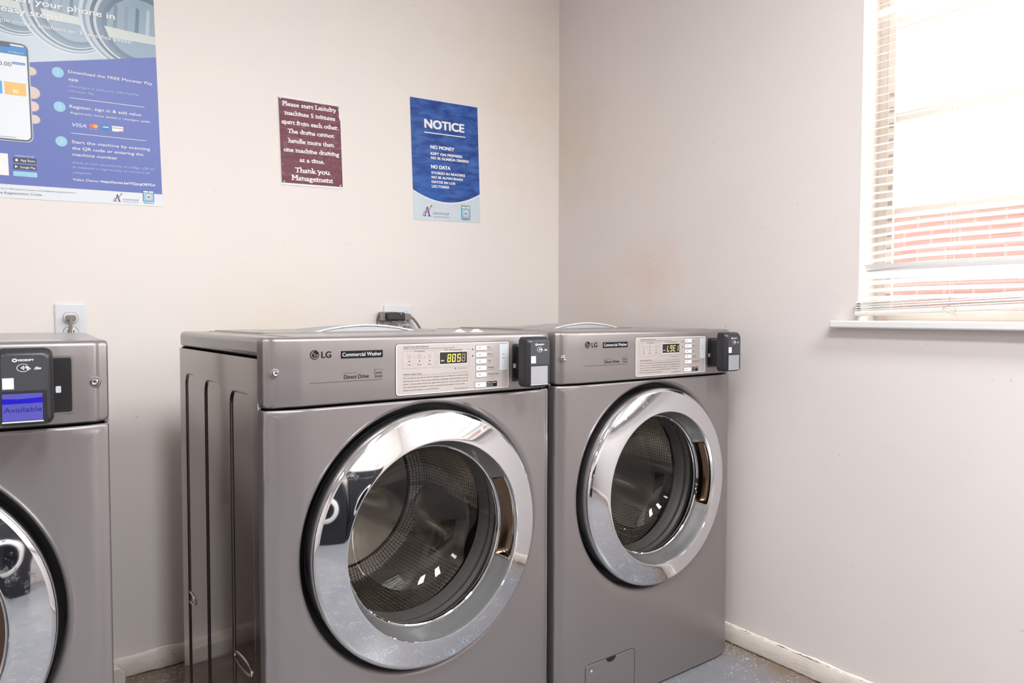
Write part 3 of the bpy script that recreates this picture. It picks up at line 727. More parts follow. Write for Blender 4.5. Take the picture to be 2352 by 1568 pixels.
def panel_marks(cp, washed):
    T = lambda a, b, c: (a, fy(a)-.0004, b); T2 = lambda a, b, c: (a, fy(a)-.0007, b); mb = MB()
    ink = M_INK
    # round face logo: filled disc, ring, L and G strokes
    cx, cz, r = .0930, .9495, .0088
    C_ = lambda rr, n=32: [(cx+rr*math.cos(2*PI*k/n), cz+rr*math.sin(2*PI*k/n)) for k in range(n)]
    mb.flat(C_(r), ink, T)
    A_ = [math.radians(95+265*k/30) for k in range(31)]
    ln = M_LINK
    mb.add([(cx+rr*math.cos(a), cz+rr*math.sin(a), 0) for rr in (r*.66, r*.80) for a in A_], [(k, k+1, k+32, k+31) for k in range(30)], ln, T2)
    for q in ([(cx+.0010, cz-.0006), (cx+r*.80, cz-.0006), (cx+r*.80, cz+.0006), (cx+.0010, cz+.0006)],
              [(cx-.0006, cz-.0035), (cx+.0006, cz-.0035), (cx+.0006, cz+.0035), (cx-.0006, cz+.0035)], [(cx-.0006, cz-.0035), (cx+.0022, cz-.0035), (cx+.0022, cz-.0024), (cx-.0006, cz-.0024)]): mb.flat(q, ln, T2)
    mb.flat([(cx-.0030+.0010*math.cos(2*PI*k/12), cz+.0024+.0010*math.sin(2*PI*k/12)) for k in range(12)], ln, T2)
    put_text(mb, 'LG', .1062, .1262, .9435, .0122, ink, T, .03)
    mb.flat([(.1455, .9405), (.2345, .9405), (.2345, .9550), (.1455, .9550)], ink, T)
    put_text(mb, 'Commercial Washer', .1485, .2318, .9445, .0078, M_LGREY, T2, .012)
    put_text(mb, 'Inverter', .1520, .1790, .9112, .0030, M_GINK, T, .0); put_text(mb, 'Direct Drive', .1515, .2040, .9012, .0082, ink, T, .012)
    mb.flat([(.0820, .8960), (.2340, .8960), (.2340, .8974), (.0820, .8974)], M_GINK, T)
    # efficiency star mark
    mb.flat([(.2165, .9005), (.2335, .9005), (.2335, .9175), (.2165, .9175)], M_GINK, T); mb.flat([(.2173, .9052), (.2327, .9052), (.2327, .9167), (.2173, .9167)], M_BODY, T2)
    T3 = lambda a, b, c: (a, fy(a)-.0010, b)
    A_ = [math.radians(20+140*k/16) for k in range(17)]
    mb.add([(.2250+rr*math.cos(a), .9065+rr*.8*math.sin(a), 0) for rr in (.0068, .0074) for a in A_], [(k, k+1, k+18, k+17) for k in range(16)], M_INK, T3)
    put_text(mb, 'energy', .2185, .2315, .9085, .0030, M_INK, T3, .01, .4)
    mb.build('lettering', cp, smooth=0)
    for sx in (.021, W-.021):
        mb = MB(); y0 = fy(sx)
        mb.lathe([(.0098, y0+.0005), (.0085, y0-.0012), (.0068, y0-.0016), (.0060, y0-.0004)], M_BODY, 28, (sx, .918))
        mb.lathe([(.0060, y0-.0004), (.0052, y0-.0035), (.0036, y0-.0048), (.0020, y0-.0042), (.0001, y0-.0042)], M_SCREW, 24, (sx, .918))
        mb.lathe([(.0016, y0-.0044), (.0001, y0-.0045)], M_SLOT, 10, (sx, .918))
        mb.build('panel_lock', cp)
def card_reader(root, lit):
    mb = MB(); tf = lambda a, b, c: (a, -c, b)
    # recess plate and neck
    mb.prism(rrect(.5605, .8735, .6345, .9585, .004), -.002, .0008, mat('recess_plate_plastic', '252224', .3), tf)
    for q in outline(rrect(.5605, .8735, .6345, .9585, .004), -.0024): mb.flat(q, M_BODY, lambda a, b, c: (a, -.0003, b))
    mb.prism(rrect(.5700, .8790, .6080, .9560, .005), .0005, .050, M_BLK, tf)
    cr_ = mb.build('card_reader', root, bevel=.001)
    # shell
    X0, Z0, X1, Z1 = .5405, .8660, .6095, .9765
    mb = MB(); rows = []
    for yy, ins, r in ((.046, .004, .008), (.049, .0, .011), (.070, .0, .011), (.0765, .0035, .010), (.0810, .0085, .008), (.0813, .0095, .007)):
        rows.append([(a, -yy, b) for a, b in rrect(X0+ins*.8, Z0+ins*.55, X1-ins*.8, Z1-ins, r, 6)])
    mb.grid(rows, M_BLK, True); mb.add(rows[0], [tuple(range(len(rows[0])))], M_BLK); mb.add(rows[-1], [tuple(range(len(rows[0])))], M_BLKF)
    s = mb.build('reader_shell', cr_, smooth=28)
    tfe = lambda e: (lambda a, b, c: (a, -.0813-e, b))
    mb = MB(); T = tfe(.0003); T2 = tfe(.0006)
    A_ = [2*PI*k/24 for k in range(25)]
    def arc(cx, cz, r0, r1, a0, a1, m, t, ex=1, n=20):
        AA = [math.radians(a0+(a1-a0)*k/n) for k in range(n+1)]
        mb.add([(cx+ex*rr*math.cos(a), cz+rr*math.sin(a), 0) for rr in (r0, r1) for a in AA], [(k, k+1, k+n+2, k+n+1) for k in range(n)], m, t)
    arc(.5640, .9598, .0013, .0026, 0, 360, M_WHITE, T, 1.15)
    put_text(mb, 'KIOSOFT', .5680, .5865, .9585, .0028, M_WHITE, T, .045)
    # contactless mark: open oval, four waves, hand
    arc(.5738, .9490, .0052, .0057, 40, 330, M_WHITE, T, 1.35)
    for k, r in enumerate((.0010, .0022, .0034, .0046)): arc(.5702, .9490, r, r+.0006, -38, 38, M_WHITE, T)
    mb.flat([(.5765, .9518), (.5790, .9512), (.5830, .9475), (.5822, .9470), (.5800, .9485)], M_WHITE, T)
    mb.flat([(.5765, .9510), (.5772, .9512), (.5815, .9462), (.5806, .9460)], M_WHITE, T)
    mb.flat([(.5758, .9502), (.5764, .9504), (.5795, .9462), (.5787, .9461)], M_WHITE, T)
    put_text(mb, 'Elite', .5868, .5952, .9462, .0038, M_WHITE, T, .02, .5)
    # dark corner brackets round the tap zone
    for (cx, cz, a) in ((.5930, .9610, 0), (.5930, .9470, 270)): arc(cx, cz, .0030, .0034, a, a+90, M_SLOT, T)
    # blank white sticker
    mb.flat([(.5492, .9195), (.5625, .9195), (.5625, .9350), (.5492, .9350)], M_WHITE, T)
    mb.build('lettering', s, smooth=0)
    mb = MB()
    mb.prism(rrect(.5455, .8700, .6015, .9165, .003), -.0003, .0006, M_BLK, lambda a, b, c: (a, -.0813-c, b))
    mb.flat([(.5478, .8735), (.5970, .8735), (.5970, .9135), (.5478, .9135)], M_SLOT, tfe(.0008))
    x0, z0, x1, z1 = .5485, .8745, .5960, .9128
    if lit:
        mb.flat([(x0, z0), (x1, z0), (x1, z1), (x0, z1)], M_LCD, tfe(.0010))
        mb.flat([(x0, .8985), (x1, .8990), (x1, .9068), (x0+.02, .9050), (x0, .9060)], M_LCDD, tfe(.0012))
        put_text(mb, 'Available', x0+.0015, x1-.001, .8868, .0072, M_LCDT, tfe(.0014), -.012)
    else: mb.flat([(x0, z0), (x1, z0), (x1, z1), (x0, z1)], M_LCDOFF, tfe(.0010))
    mb.flat([(x0-.001, .8718), (x1+.0012, .8718), (x1+.0002, .8738), (x0, .8738)], M_LGREY, tfe(.0011))
    mb.build('screen', cr_, smooth=0)
    for q in (.6130, .5635):
        mb = MB(); mb.prism(rrect(q, .9040, q+.007, .9140, .001), .0008, .0016, M_LGREY, tf); mb.build('status_window', cr_, smooth=0)
def washer(x, y, rz, label, code, dim, lit, group):
    root = thing('washing_machine', label, 'washing machine', (x, y, 0), rz, group)
    mb = MB(); mb.box((.004, .045, .02), (W-.004, D-.002, ZL-.006), M_RUB)
    # cabinet core is a frame: build it as back and floor pan only, so the drum stays open
    mb = MB(); mb.box((.003, D-.012, .02), (W-.003, D-.001, ZL), M_SIDE); mb.box((.003, .045, .012), (W-.003, D-.012, .02), M_SIDE)
    mb.box((.003, .042, ZL-.010), (W-.003, D-.012, ZL-.0035), M_SLOT)
    mb.box((.004, .0425, ZP-.02), (W-.004, .046, ZP+.02), M_SLOT)
    mb.build('cabinet', root, smooth=0)
    front_panel(root); cp = control_panel(root); side_panel(root, 'side_panel', True); side_panel(root, 'side_panel', False)
    instruction_plate(cp, code, dim); panel_marks(cp, dim); card_reader(root, lit)
    # top
    mb = MB(); mb.box((0, .0315, ZL), (W, D, H), M_TOP); tp = mb.build('top_panel', root, bevel=.010, seg=4, smooth=35)
    mb = MB(); mb.prism(rrect(.055, .055, W-.045, D-.03, .02), H-.0005, H+.0012, M_TOP, lambda a, b, c: (a, b, c)); 
    t2 = mb.build('top_tray', root, bevel=.001)
    mb = MB(); rows = []; ca = .332; hw = .130
    for yy, k in ((.262, 0), (.265, 1), (.275, 1), (.34, .98), (.42, .80), (.50, .4), (.555, .06), (.56, 0)):
        row = []
        for q in range(-24, 25):
            t = q/24; e = 0.0158*(1-abs(t)**1.9); row.append((ca+hw*t, yy, H+.0012+(e*k if k else 0)))
        rows.append(row)
    mb.grid(rows, M_HOOD); mb.tube([(ca+hw*q/24, .263, H+.0012+0.0158*(1-abs(q/24)**1.9)) for q in range(-24, 25)], .0022, M_RIM, 6)
    mb.build('top_hood', root, smooth=60)
    mb = MB(); mb.prism(rrect(.07, .24, .515, .57, .02), H+.0008, H+.0035, M_TOP, lambda a, b, c: (a, b, c)); mb.build('hood_base', root, bevel=.001)
    door(root); drum(root)
    for a in (.05, W-.05):
        for b in (.07, D-.07):
            mb = MB(); rows = [[(a+r*math.cos(t*PI/8), b+r*math.sin(t*PI/8), z) for t in range(16)] for r, z in ((.022, 0), (.024, .004), (.018, .008), (.008, .014))]
            mb.grid(rows, M_RUB, True); mb.add(rows[0], [tuple(range(16))], M_RUB); mb.build('foot', root)
    return root
GRP = 'front-loading washing machines along the back wall'
washer(-2.3974, -.9318, -.0434, 'grey front-loading washing machine at left, its card reader screen lit blue reading Available', '0000', True, True, GRP)
washer(-1.4696, -.9656, .0405, 'grey front-loading washing machine in the middle, bright yellow digits and bare side panel showing', '805 ', False, False, GRP)
washer(-.7503, -.9166, .0135, 'grey front-loading washing machine in the corner beside the right wall, dim digits on its display', 'L9E1', True, False, GRP)

# ------------------------------------------------------------ posters and signs
def clip(poly, x0, z0, x1, z1):
    for ax, v, s in ((0, x0, 1), (0, x1, -1), (1, z0, 1), (1, z1, -1)):
        out = []
        for i in range(len(poly)):
            a, b = poly[i-1], poly[i]; ia, ib = (a[ax]-v)*s >= 0, (b[ax]-v)*s >= 0
            if ia != ib:
                t = (v-a[ax])/(b[ax]-a[ax]); out.append((a[0]+(b[0]-a[0])*t, a[1]+(b[1]-a[1])*t))
            if ib: out.append(b)
        poly = out
        if not poly: return []
    return poly
def quad(a, b, c, d): return [(a, b), (c, b), (c, d), (a, d)]
def disc(cx, cz, r, n=28, ez=1): return [(cx+r*math.cos(2*PI*k/n), cz+r*ez*math.sin(2*PI*k/n)) for k in range(n)]
def lay(e): return lambda a, b, c: (a, -.0012-e, b)
def washer_badge(mb, cx, cz, w_, h_, e):
    mb.flat(quad(cx-w_/2, cz-h_/2, cx+w_/2, cz+h_/2), mat('badge_outline', '3d4a66', .5), lay(e))
    mb.flat(quad(cx-w_*.46, cz-h_*.47, cx+w_*.46, cz+h_*.30), mat('badge_blue', '86c6e6', .5), lay(e+.0002))
    mb.flat(quad(cx-w_*.46, cz+h_*.33, cx-w_*.02, cz+h_*.46), M_WHITE, lay(e+.0002)); mb.flat(quad(cx+w_*.04, cz+h_*.33, cx+w_*.46, cz+h_*.46), M_WHITE, lay(e+.0002))
    mb.flat(disc(cx, cz-h_*.08, w_*.31), M_WHITE, lay(e+.0004)); mb.flat(disc(cx, cz-h_*.08, w_*.26), mat('badge_outline', '3d4a66'), lay(e+.0005))
    mb.flat(disc(cx, cz-h_*.08, w_*.22), M_WHITE, lay(e+.0006)); mb.flat(disc(cx, cz-h_*.09, w_*.14, ez=.7), mat('badge_red', 'c0504a', .5), lay(e+.0007))
def advantage_logo(mb, x, z, s, e):      # slanted A with a rising arrow
    nav = mat('logo_navy', '3f4f86', .5); red = mat('logo_red', 'c2484c', .5)
    P = lambda pts, m, k=0: mb.flat([(x+a*s, z+b*s) for a, b in pts], m, lay(e+k))
    P([(.22, .05), (.30, .05), (.55, .86), (.47, .86)], nav); P([(.47, .86), (.57, .86), (.78, .05), (.64, .05)], nav)
    P([(.12, .02), (.40, .02), (.40, .07), (.12, .07)], nav); P([(.56, .02), (.86, .02), (.86, .07), (.56, .07)], nav)
    P([(0, 0), (.05, 0), (.22, .36), (.62, .36), (.93, .92), (.89, .95), (.59, .41), (.18, .41)], red, .0002)
    P([(.84, .94), (1.0, .84), (1.0, 1.06)], red, .0002)
def notice():
    o = Vector((-.5251, 0, 1.5735)); m = mat('notice_print', '3b5aa6', .35, spec=.2); co = objco(m)
    n = noise(m, 14, 5, .6, scaled(m, co, (1, 1, 3.2)), .6); n2 = noise(m, 5, 3, .5, co)
    c = mixc(m, ramp(m, n.outputs[0], [(.38, (0, 0, 0)), (.66, (1, 1, 1))]), hexc('2c4488'), hexc('4a6fb6'))
    c = mixc(m, ramp(m, n2.outputs[0], [(.5, (0, 0, 0)), (.7, (.7, .7, .7))]), c, hexc('2f63b4')); lk(m, c, bsdf(m).inputs['Base Color'])
    root = thing('poster', 'blue poster headed NOTICE, no money kept on premises, right of the maroon sign', 'poster', o, 0, None, -.033)
    x0, z0, x1, z1 = -.1393, -.2115, .1397, .2130
    mb = MB(); mb.box((x0, -.0012, z0), (x1, -.0002, z1), mat('pale_blue_paper', 'ccd6de', .4)); mb.build('sheet', root, smooth=0)
    mb = MB(); N = 24; arc_ = [(x0+(x1-x0)*k/N, -.106-.038*(1-(2*k/N-1)**2)) for k in range(N+1)]
    mb.flat([(x, z-.004) for x, z in arc_]+[(x1, -.09), (x0, -.09)], M_WHITE, lay(.0003))
    mb.flat(arc_+[(x1, z1-.0005), (x0, z1-.0005)], m, lay(.0005)); mb.build('blue_print', root, smooth=0)
    mb = MB(); T = lay(.0009); Wt = M_WHITE
    put_text(mb, 'NOTICE', -.0860, .0800, .1142, .0305, Wt, T, .05); mb.flat(quad(-.0870, .0957, .0845, .0990), Wt, T)
    for s, a, b, z, h in (('NO MONEY', -.0640, .0350, .0425, .0125), ('KEPT ON PREMISES', -.0643, .0678, .0208, .0092), ('NO SE GUARDA DINERO', -.0636, .0952, .0060, .0092),
                          ('NO DATA', -.0642, .0162, -.0265, .0125), ('STORED IN READERS', -.0636, .0775, -.0463, .0088), ('NO SE ALMACENAN', -.0636, .0668, -.0617, .0088),
                          ('DATOS EN LOS', -.0635, .0345, -.0781, .0088), ('LECTORES', -.0633, .0078, -.0937, .0088)):
        put_text(mb, s, a, b, z, h, Wt, T, .05)
    g = mat('logo_grey', '8c93a3', .5)
    advantage_logo(mb, -.1050, -.1975, .0400, .0009); put_text(mb, 'AADVANTAGE', -.0635, .0045, -.1895, .0085, g, T, 0); put_text(mb, 'Laundry Systems', -.0600, .0045, -.1990, .0048, g, T, 0, .2)
    washer_badge(mb, .0762, -.1760, .0380, .0440, .0009); put_text(mb, 'PRE-PAY WITH', .0590, .0935, -.1520, .003, M_INK, T); put_text(mb, 'MONSTER PAY', .0585, .0940, -.2040, .0038, M_INK, T, .02)
    mb.build('lettering', root, smooth=0)
notice()
def sign():
    o = Vector((-1.0227, 0, 1.5706)); m = mat('maroon_foil_print', '7d4f5c', .32, spec=.25); co = objco(m)
    n = noise(m, 20, 7, .75, scaled(m, co, (1, 1, 1.6)), 1.8)
    c = mixc(m, ramp(m, n.outputs[0], [(.50, (0, 0, 0)), (.72, (1, 1, 1))]), hexc('77444f'), hexc('9c737e')); lk(m, c, bsdf(m).inputs['Base Color'])
    bump(m, n.outputs[0], .35, .006)
    root = thing('sign', 'small maroon sign with white lettering asking to start laundry machines apart', 'sign', o, 0, None, -.033)
    mb = MB(); mb.box((-.1042, -.0018, -.1372), (.1018, -.0002, .1375), mat('white_laminate', 'e6e4e4', .3)); mb.build('sheet', root, bevel=.0005)
    mb = MB(); T0 = lambda a, b, c: (a, -.0022, b)
    mb.flat([(-.1025, -.1300), (.0985, -.1308), (.0985, .0830), (.0955, .0905), (.0935, .0960), (.0950, .1080), (.0930, .1160), (.0945, .1290), (-.1025, .1325)], m, T0); mb.build('maroon_print', root, smooth=0)
    mb = MB(); T = lambda a, b, c: (a, -.0026, b)
    for s, a, b, z, h in (('Please start Laundry', -.0896, .0853, .1090, .0135), ('machines 5 minutes', -.0835, .0810, .0815, .0135), ('apart from each other.', -.0955, .0915, .0530, .0135),
                          ('The drains cannot', -.0770, .0747, .0258, .0135), ('handle more than', -.0755, .0722, -.0040, .0135), ('one machine draining', -.0928, .0898, -.0325, .0135),
                          ('at a time.', -.0430, .0392, -.0610, .0135), ('Thank you', -.0588, .0540, -.0950, .0158), ('Management', -.0692, .0662, -.1200, .0158)):
        put_serif(mb, s, a, b, z, h, M_WHITE, T, .030)
    mb.build('lettering', root, smooth=0)
    for x, z in ((-.0965, .1300), (.0930, .1265), (-.0950, -.1270), (.0905, -.1275)):
        mb = MB(); mb.lathe([(.0036, -.0018), (.0032, -.0038), (.0018, -.0048), (.0001, -.0050)], M_SCREW, 16, (x, z)); mb.build('thumbtack', root)
sign()
def big_poster():
    th = .026; root = thing('poster', 'large blue phone payment instruction poster with washing machines picture, top left', 'poster', (-1.4632, 0, 1.3322), 0, None, -th)
    X0, X1, Z0, Z1 = -.610, .0006, -.0008, .914
    mb = MB(); mb.box((X0, -.0012, Z0), (X1, -.0002, Z1), mat('poster_paper', 'e2e6ec', .3)); mb.build('sheet', root, smooth=0)
    pb = mat('periwinkle_print', '6f7dbb', .35, spec=.25); co = objco(pb); n = noise(pb, 3, 3, .5, co)
    lk(pb, mixc(pb, n.outputs[0], hexc('6976b8'), hexc('7a86c2')), bsdf(pb).inputs['Base Color'])
    zb = lambda x: .4175+(x)*(.4175-.3516)/.2974
    mb = MB(); mb.flat([(X0, .0342), (X1, .0342), (X1, zb(X1)), (X0, zb(X0))], pb, lay(.0006)); mb.build('blue_print', root, smooth=0)
    # photograph of washer doors printed in the upper part
    mb = MB(); sky = mat('print_steel_blue', '8fa3b4', .3)
    mb.flat([(X0, zb(X0)-.002), (X1, zb(X1)-.002), (X1, Z1), (X0, Z1)], mat('print_pale_steel', 'b7c2cb', .3), lay(.0001))
    def pclip(P): return clip(P, X0, .28, X1, Z1)
    e = .00012
    cols = ['c3ccd3', '8797a6', 'b4c0c9', '5b6e80', 'bcc7d0', '74889a', '65798c', '8fa3b4']
    for (cx, cz, R_, ez) in ((-.330, .520, .105, 1.05), (-.205, .512, .118, 1.05), (-.050, .500, .135, 1.0), (-.1, .80, .14, 1), (-.4, .8, .14, 1)):
        for k, (fr_, h) in enumerate(zip((1.0, .95, .91, .85, .80, .76, .68, .60), cols)):
            e += .000012; P = pclip(disc(cx+.006*k*.3, cz-.002*k, R_*fr_, 48, ez))
            if P: mb.flat(P, mat('print_tone_'+'abcdefgh'[k], h, .3), lay(e))
        rr = R_*.6
        for k in range(5):   # drum interior streaks
            e += .000008; a = -.7+k*.33
            P = pclip([(cx+rr*a, cz-rr*.55), (cx+rr*(a+.12), cz-rr*.60), (cx+rr*(a+.20), cz+rr*.5), (cx+rr*(a+.1), cz+rr*.55)])
            if P: mb.flat(P, mat('print_tone_'+'fbgcd'[k], 'aaaaaa'), lay(e))
        e += .00001; P = pclip([(cx-rr*.8, cz-rr*.60), (cx+rr*.8, cz-rr*.60), (cx+rr*.93, cz-rr*.35), (cx-rr*.93, cz-rr*.25)])
        if P: mb.flat(P, mat('print_cream', 'c9cfca', .3), lay(e))
    mb.build('photo_print', root, smooth=0)
    mb = MB(); T = lay(.0012); Wt = M_WHITE; lt = mat('pale_lilac_ink', 'b9c2e4', .5)
    put_text(mb, 'Pay with your phone in', -.3990, -.0985, .5010, .0165, Wt, T, .022); put_text(mb, '3 easy steps!', -.3780, -.2240, .4700, .0165, Wt, T, .022)
    put_text(mb, 'Pague con su teléfono en 3 sencillos pasos!', -.3790, -.0597, .4435, .0105, Wt, T, .006)
    for k, z in enumerate((.3356, .2463, .1558)):
        mb.flat(disc(-.2385, z, .0135), mat('sky_blue_ink', '9fd0ea', .5), T); put_text(mb, '123'[k], -.2385-(.0009, .0028, .0028)[k], -.2385+(.0009, .0028, .0028)[k], z-.0055, .0105, mat('pale_ink', 'dcebf4', .5), lay(.0016))
    L = [('Download the FREE Monster Pay', -.2150, -.0123, .3382, .0080, .011, 0, Wt), ('app', -.2155, -.1925, .3190, .0080, .011, 0, Wt),
         ('Descargue la aplicación GRATUITA', -.2152, -.0500, .3018, .0062, 0, .35, lt), ('Monster Pay', -.2158, -.1559, .2888, .0062, 0, .35, lt),
         ('Register, sign in & add value', -.2158, -.0439, .2472, .0082, .011, 0, Wt), ('Regístrese, inicie sesión y recargue saldo', -.2155, -.0225, .2318, .0060, 0, .35, Wt),
         ('Start the machine by scanning', -.2150, -.0258, .1543, .0082, .011, 0, Wt), ('the QR code or entering the', -.2150, -.0435, .1376, .0082, .011, 0, Wt), ('machine number', -.2150, -.1081, .1210, .0082, .011, 0, Wt),
         ('Inicie el ciclo escaneando el código QR en', -.2160, -.0171, .1005, .0062, 0, .35, lt), ('la máquina o ingresando el número de', -.2160, -.0285, .0885, .0062, 0, .35, lt), ('máquina', -.2163, -.1731, .0743, .0062, 0, .35, lt),
         ('Video Demo:', -.2170, -.1550, .0550, .0068, .008, .2, Wt), ('https://youtu.be/YlQycgOB7GA', -.1518, -.0159, .0553, .0068, .03, 0, Wt),
         ('Phone Registration Code:', -.3990, -.2873, .0092, .0060, 0, 0, mat('grey_print_ink', '7d828c', .5)),
         ('For refunds or APP questions contact refunds@aadvantagelaundry.com', -.3990, -.2111, .0212, .0032, 0, .1, mat('grey_print_ink', '7d828c')),
         ('MONSTER PAY APP', -.3422, -.3003, .1068, .0030, .01, 0, Wt)]
    for s, a, b, z, h, bo, sh, m in L: put_text(mb, s, a, b, z, h, m, T, bo, sh)
    mb.flat(quad(-.2153, .2728, -.0351, .2742), Wt, T); mb.flat(quad(-.2154, .1800, -.0349, .1813), Wt, T)
    # payment card marks
    put_text(mb, 'VISA', -.2122, -.1786, .1985, .0100, mat('pale_card_ink', 'c5cff0', .5), T, .03, .25)
    mb.flat(disc(-.1672, .2052, .0056), mat('card_red', 'e8705c', .5), T); mb.flat(disc(-.1578, .2052, .0056), mat('card_yellow', 'f0b050', .5), lay(.0014)); put_text(mb, 'mastercard', -.1715, -.1535, .1965, .0018, Wt, T)
    mb.flat(quad(-.1420, .1998, -.1255, .2125), mat('card_blue', '2e86c4', .5), T); mb.flat(quad(-.1405, .2045, -.1265, .2080), mat('card_pale', 'b8dcf0', .5), lay(.0014))
    mb.flat(quad(-.1182, .1972, -.0908, .2120), M_WHITE, T); put_text(mb, 'DISCOVER', -.1165, -.0925, .2055, .0030, M_INK, lay(.0014), .01); mb.flat([(-.1060, .1974), (-.0910, .1974), (-.0910, .2025)], mat('card_orange', 'ee9c56', .5), lay(.0014))
    # store badges
    ink = mat('badge_black', '3f4250', .4)
    mb.flat(rrect(-.3465, .0915, -.2962, .1040, .002), ink, T); put_text(mb, 'App Store', -.3310, -.2995, .0945, .0065, Wt, lay(.0015), .01); mb.flat(disc(-.3390, .0970, .0032), Wt, lay(.0015)); mb.flat([(-.3392, .1000), (-.3375, .1018), (-.3378, .1000)], Wt, lay(.0015))
    mb.flat(rrect(-.3473, .0742, -.2968, .0862, .002), ink, T); put_text(mb, 'Google Play', -.3320, -.2990, .0772, .0058, Wt, lay(.0015), .01); mb.flat([(-.3432, .0768), (-.3372, .0803), (-.3432, .0838)], Wt, lay(.0015))
    mb.flat(rrect(-.3478, .0560, -.2960, .0685, .002), mat('sky_blue_ink', '9fd0ea'), T)
    mb.flat(quad(-.4250, .0560, -.3570, .1115), M_WHITE, T)
    advantage_logo(mb, -.1245, .0060, .0230, .0012); put_text(mb, 'AADVANTAGE', -.1000, -.0605, .0110, .0045, mat('logo_grey', '8c93a3'), T); put_text(mb, 'Laundry Systems', -.0985, -.0605, .0060, .0026, mat('logo_grey', '8c93a3'), T, 0, .2)
    washer_badge(mb, -.0350, .0265, .0280, .0300, .0012); put_text(mb, 'MONSTER PAY', -.0480, -.0215, .0055, .0030, mat('logo_navy', '3f4f86'), T, .01)
    mb.build('lettering', root, smooth=0)
    # printed hand and phone
    mb = MB(); skin = mat('print_skin', 'e3cfc6', .5); sh = mat('print_skin_shade', 'c9b0a6', .5)
    for cx, cz, rx, rz in ((-.2985, .3290, .0125, .0105), (-.2975, .2745, .0165, .0150), (-.2975, .2395, .0130, .0125), (-.2965, .2065, .0130, .0110)):
        mb.flat([(cx+rx*1.06*math.cos(2*PI*k/24), cz-.001+rz*1.06*math.sin(2*PI*k/24)) for k in range(24)], sh, lay(.0009)); mb.flat([(cx+rx*math.cos(2*PI*k/24), cz+rz*math.sin(2*PI*k/24)) for k in range(24)], skin, lay(.0011))
    def ph(a, b, c, d, r, h, e, nm): mb.flat(rrect(a, b, c, d, r, 8), mat(nm, h, .4), lay(e))
    ph(-.4600, .1440, -.3000, .3960, .016, 'c3cbd4', .0014, 'phone_edge_print'); ph(-.4585, .1460, -.3020, .3940, .015, '59616e', .0016, 'phone_bezel_print'); ph(-.4550, .1500, -.3055, .3900, .012, 'e9edf2', .0018, 'phone_screen_print')
    mb.flat(quad(-.4550, .3640, -.3055, .3860), mat('phone_header_print', '4a8cc8', .4), lay(.0020)); mb.flat(rrect(-.4200, .3810, -.3390, .3902, .004), mat('phone_bezel_print', '59616e'), lay(.0022))
    put_text(mb, 'tester@pay.com', -.3450, -.3120, .3690, .0030, Wt, lay(.0022))
    put_text(mb, '$20.00', -.3830, -.3390, .3330, .0110, mat('phone_dark_ink', '5b6270', .5), lay(.0022)); mb.flat(quad(-.3370, .3400, -.3095, .3460), mat('phone_header_print', '4a8cc8'), lay(.0022)); put_text(mb, 'Add Value', -.3350, -.3110, .3415, .0028, Wt, lay(.0024))
    mb.flat(quad(-.3560, .2615, -.3105, .2935), mat('phone_orange_print', 'f0c070', .4), lay(.0022)); mb.flat(quad(-.4070, .2615, -.3610, .2935), mat('phone_cyan_print', '5aa8dc', .4), lay(.0022))
    mb.flat(quad(-.3390, .2660, -.3270, .2760), mat('phone_cream_print', 'f6dcaa', .4), lay(.0024)); mb.flat(quad(-.3700, .1535, -.3370, .1545), MATS['phone_dark_ink'], lay(.0022))
    mb.build('phone_print', root, smooth=0)
big_poster()

# ------------------------------------------------------------ outlets, plugs, cords
def outlet(x0, x1, zt, gangs, label, group=None):
    z0 = zt-.1143; root = thing('wall_outlet', label, 'outlet', ((x0+x1)/2, 0, zt-.057), 0, group)
    w_ = (x1-x0)/2; mb = MB(); mb.box((-w_, -.006, -.057), (w_, -.0002, .057), M_OUT); mb.build('cover_plate', root, bevel=.003, seg=3)
    for g in gangs:
        for s in (-.0195, .0195):
            P = [(g+.0172*math.cos(t), s+max(-.0142, min(.0142, .0172*math.sin(t)))) for t in [2*PI*k/36 for k in range(36)]]
            mb = MB(); mb.prism([(g+(a-g)*1.06, s+(b-s)*1.06) for a, b in P], .0055, .0062, M_GINK, lambda a, b, c: (a, -c, b)); mb.prism(P, .0055, .0078, M_BEIGE if len(gangs) > 1 and g < 0 else M_OUT, lambda a, b, c: (a, -c, b))
            for sx_, hh in ((-.0064, .0040), (.0064, .0033)): mb.flat(quad(g+sx_-.0012, s+.002-hh, g+sx_+.0012, s+.002+hh), M_SLOT, lambda a, b, c: (a, -.0081, b))
            mb.flat(disc(g, s-.0085, .0023, 12), M_SLOT, lambda a, b, c: (a, -.0081, b)); mb.build('receptacle', root)
        mb = MB(); mb.lathe([(.0032, -.006), (.0028, -.0072), (.0001, -.0075)], M_SCREW, 16, (g, 0)); mb.build('screw', root)
outlet(-1.7295, -1.6575, 1.0520, [0], 'single white wall outlet behind the left washing machine', 'wall outlets')
outlet(-.7755, -.6610, 1.0565, [-.023, .023], 'double white wall outlet behind the middle washing machine', 'wall outlets')
# plug in the single outlet
r = thing('power_plug', 'taupe power plug with its cord hanging down from the single outlet', 'plug', (-1.6940, -.008, 1.0145))
mb = MB(); mb.prism(rrect(-.0115, -.0075, .0115, .0075, .005), .0005, .022, M_PLUG, lambda a, b, c: (a, -c, b)); mb.build('plug_body', r, bevel=.002, seg=3)
mb = MB(); mb.tube(smoothpath([(0, -.016, 0), (-.001, -.026, -.006), (-.002, -.028, -.02), (-.004, -.026, -.05), (-.006, -.03, -.14), (-.01, -.05, -.32), (.0, -.08, -.55)]), .0045, M_PLUG, 10); mb.build('cord', r)
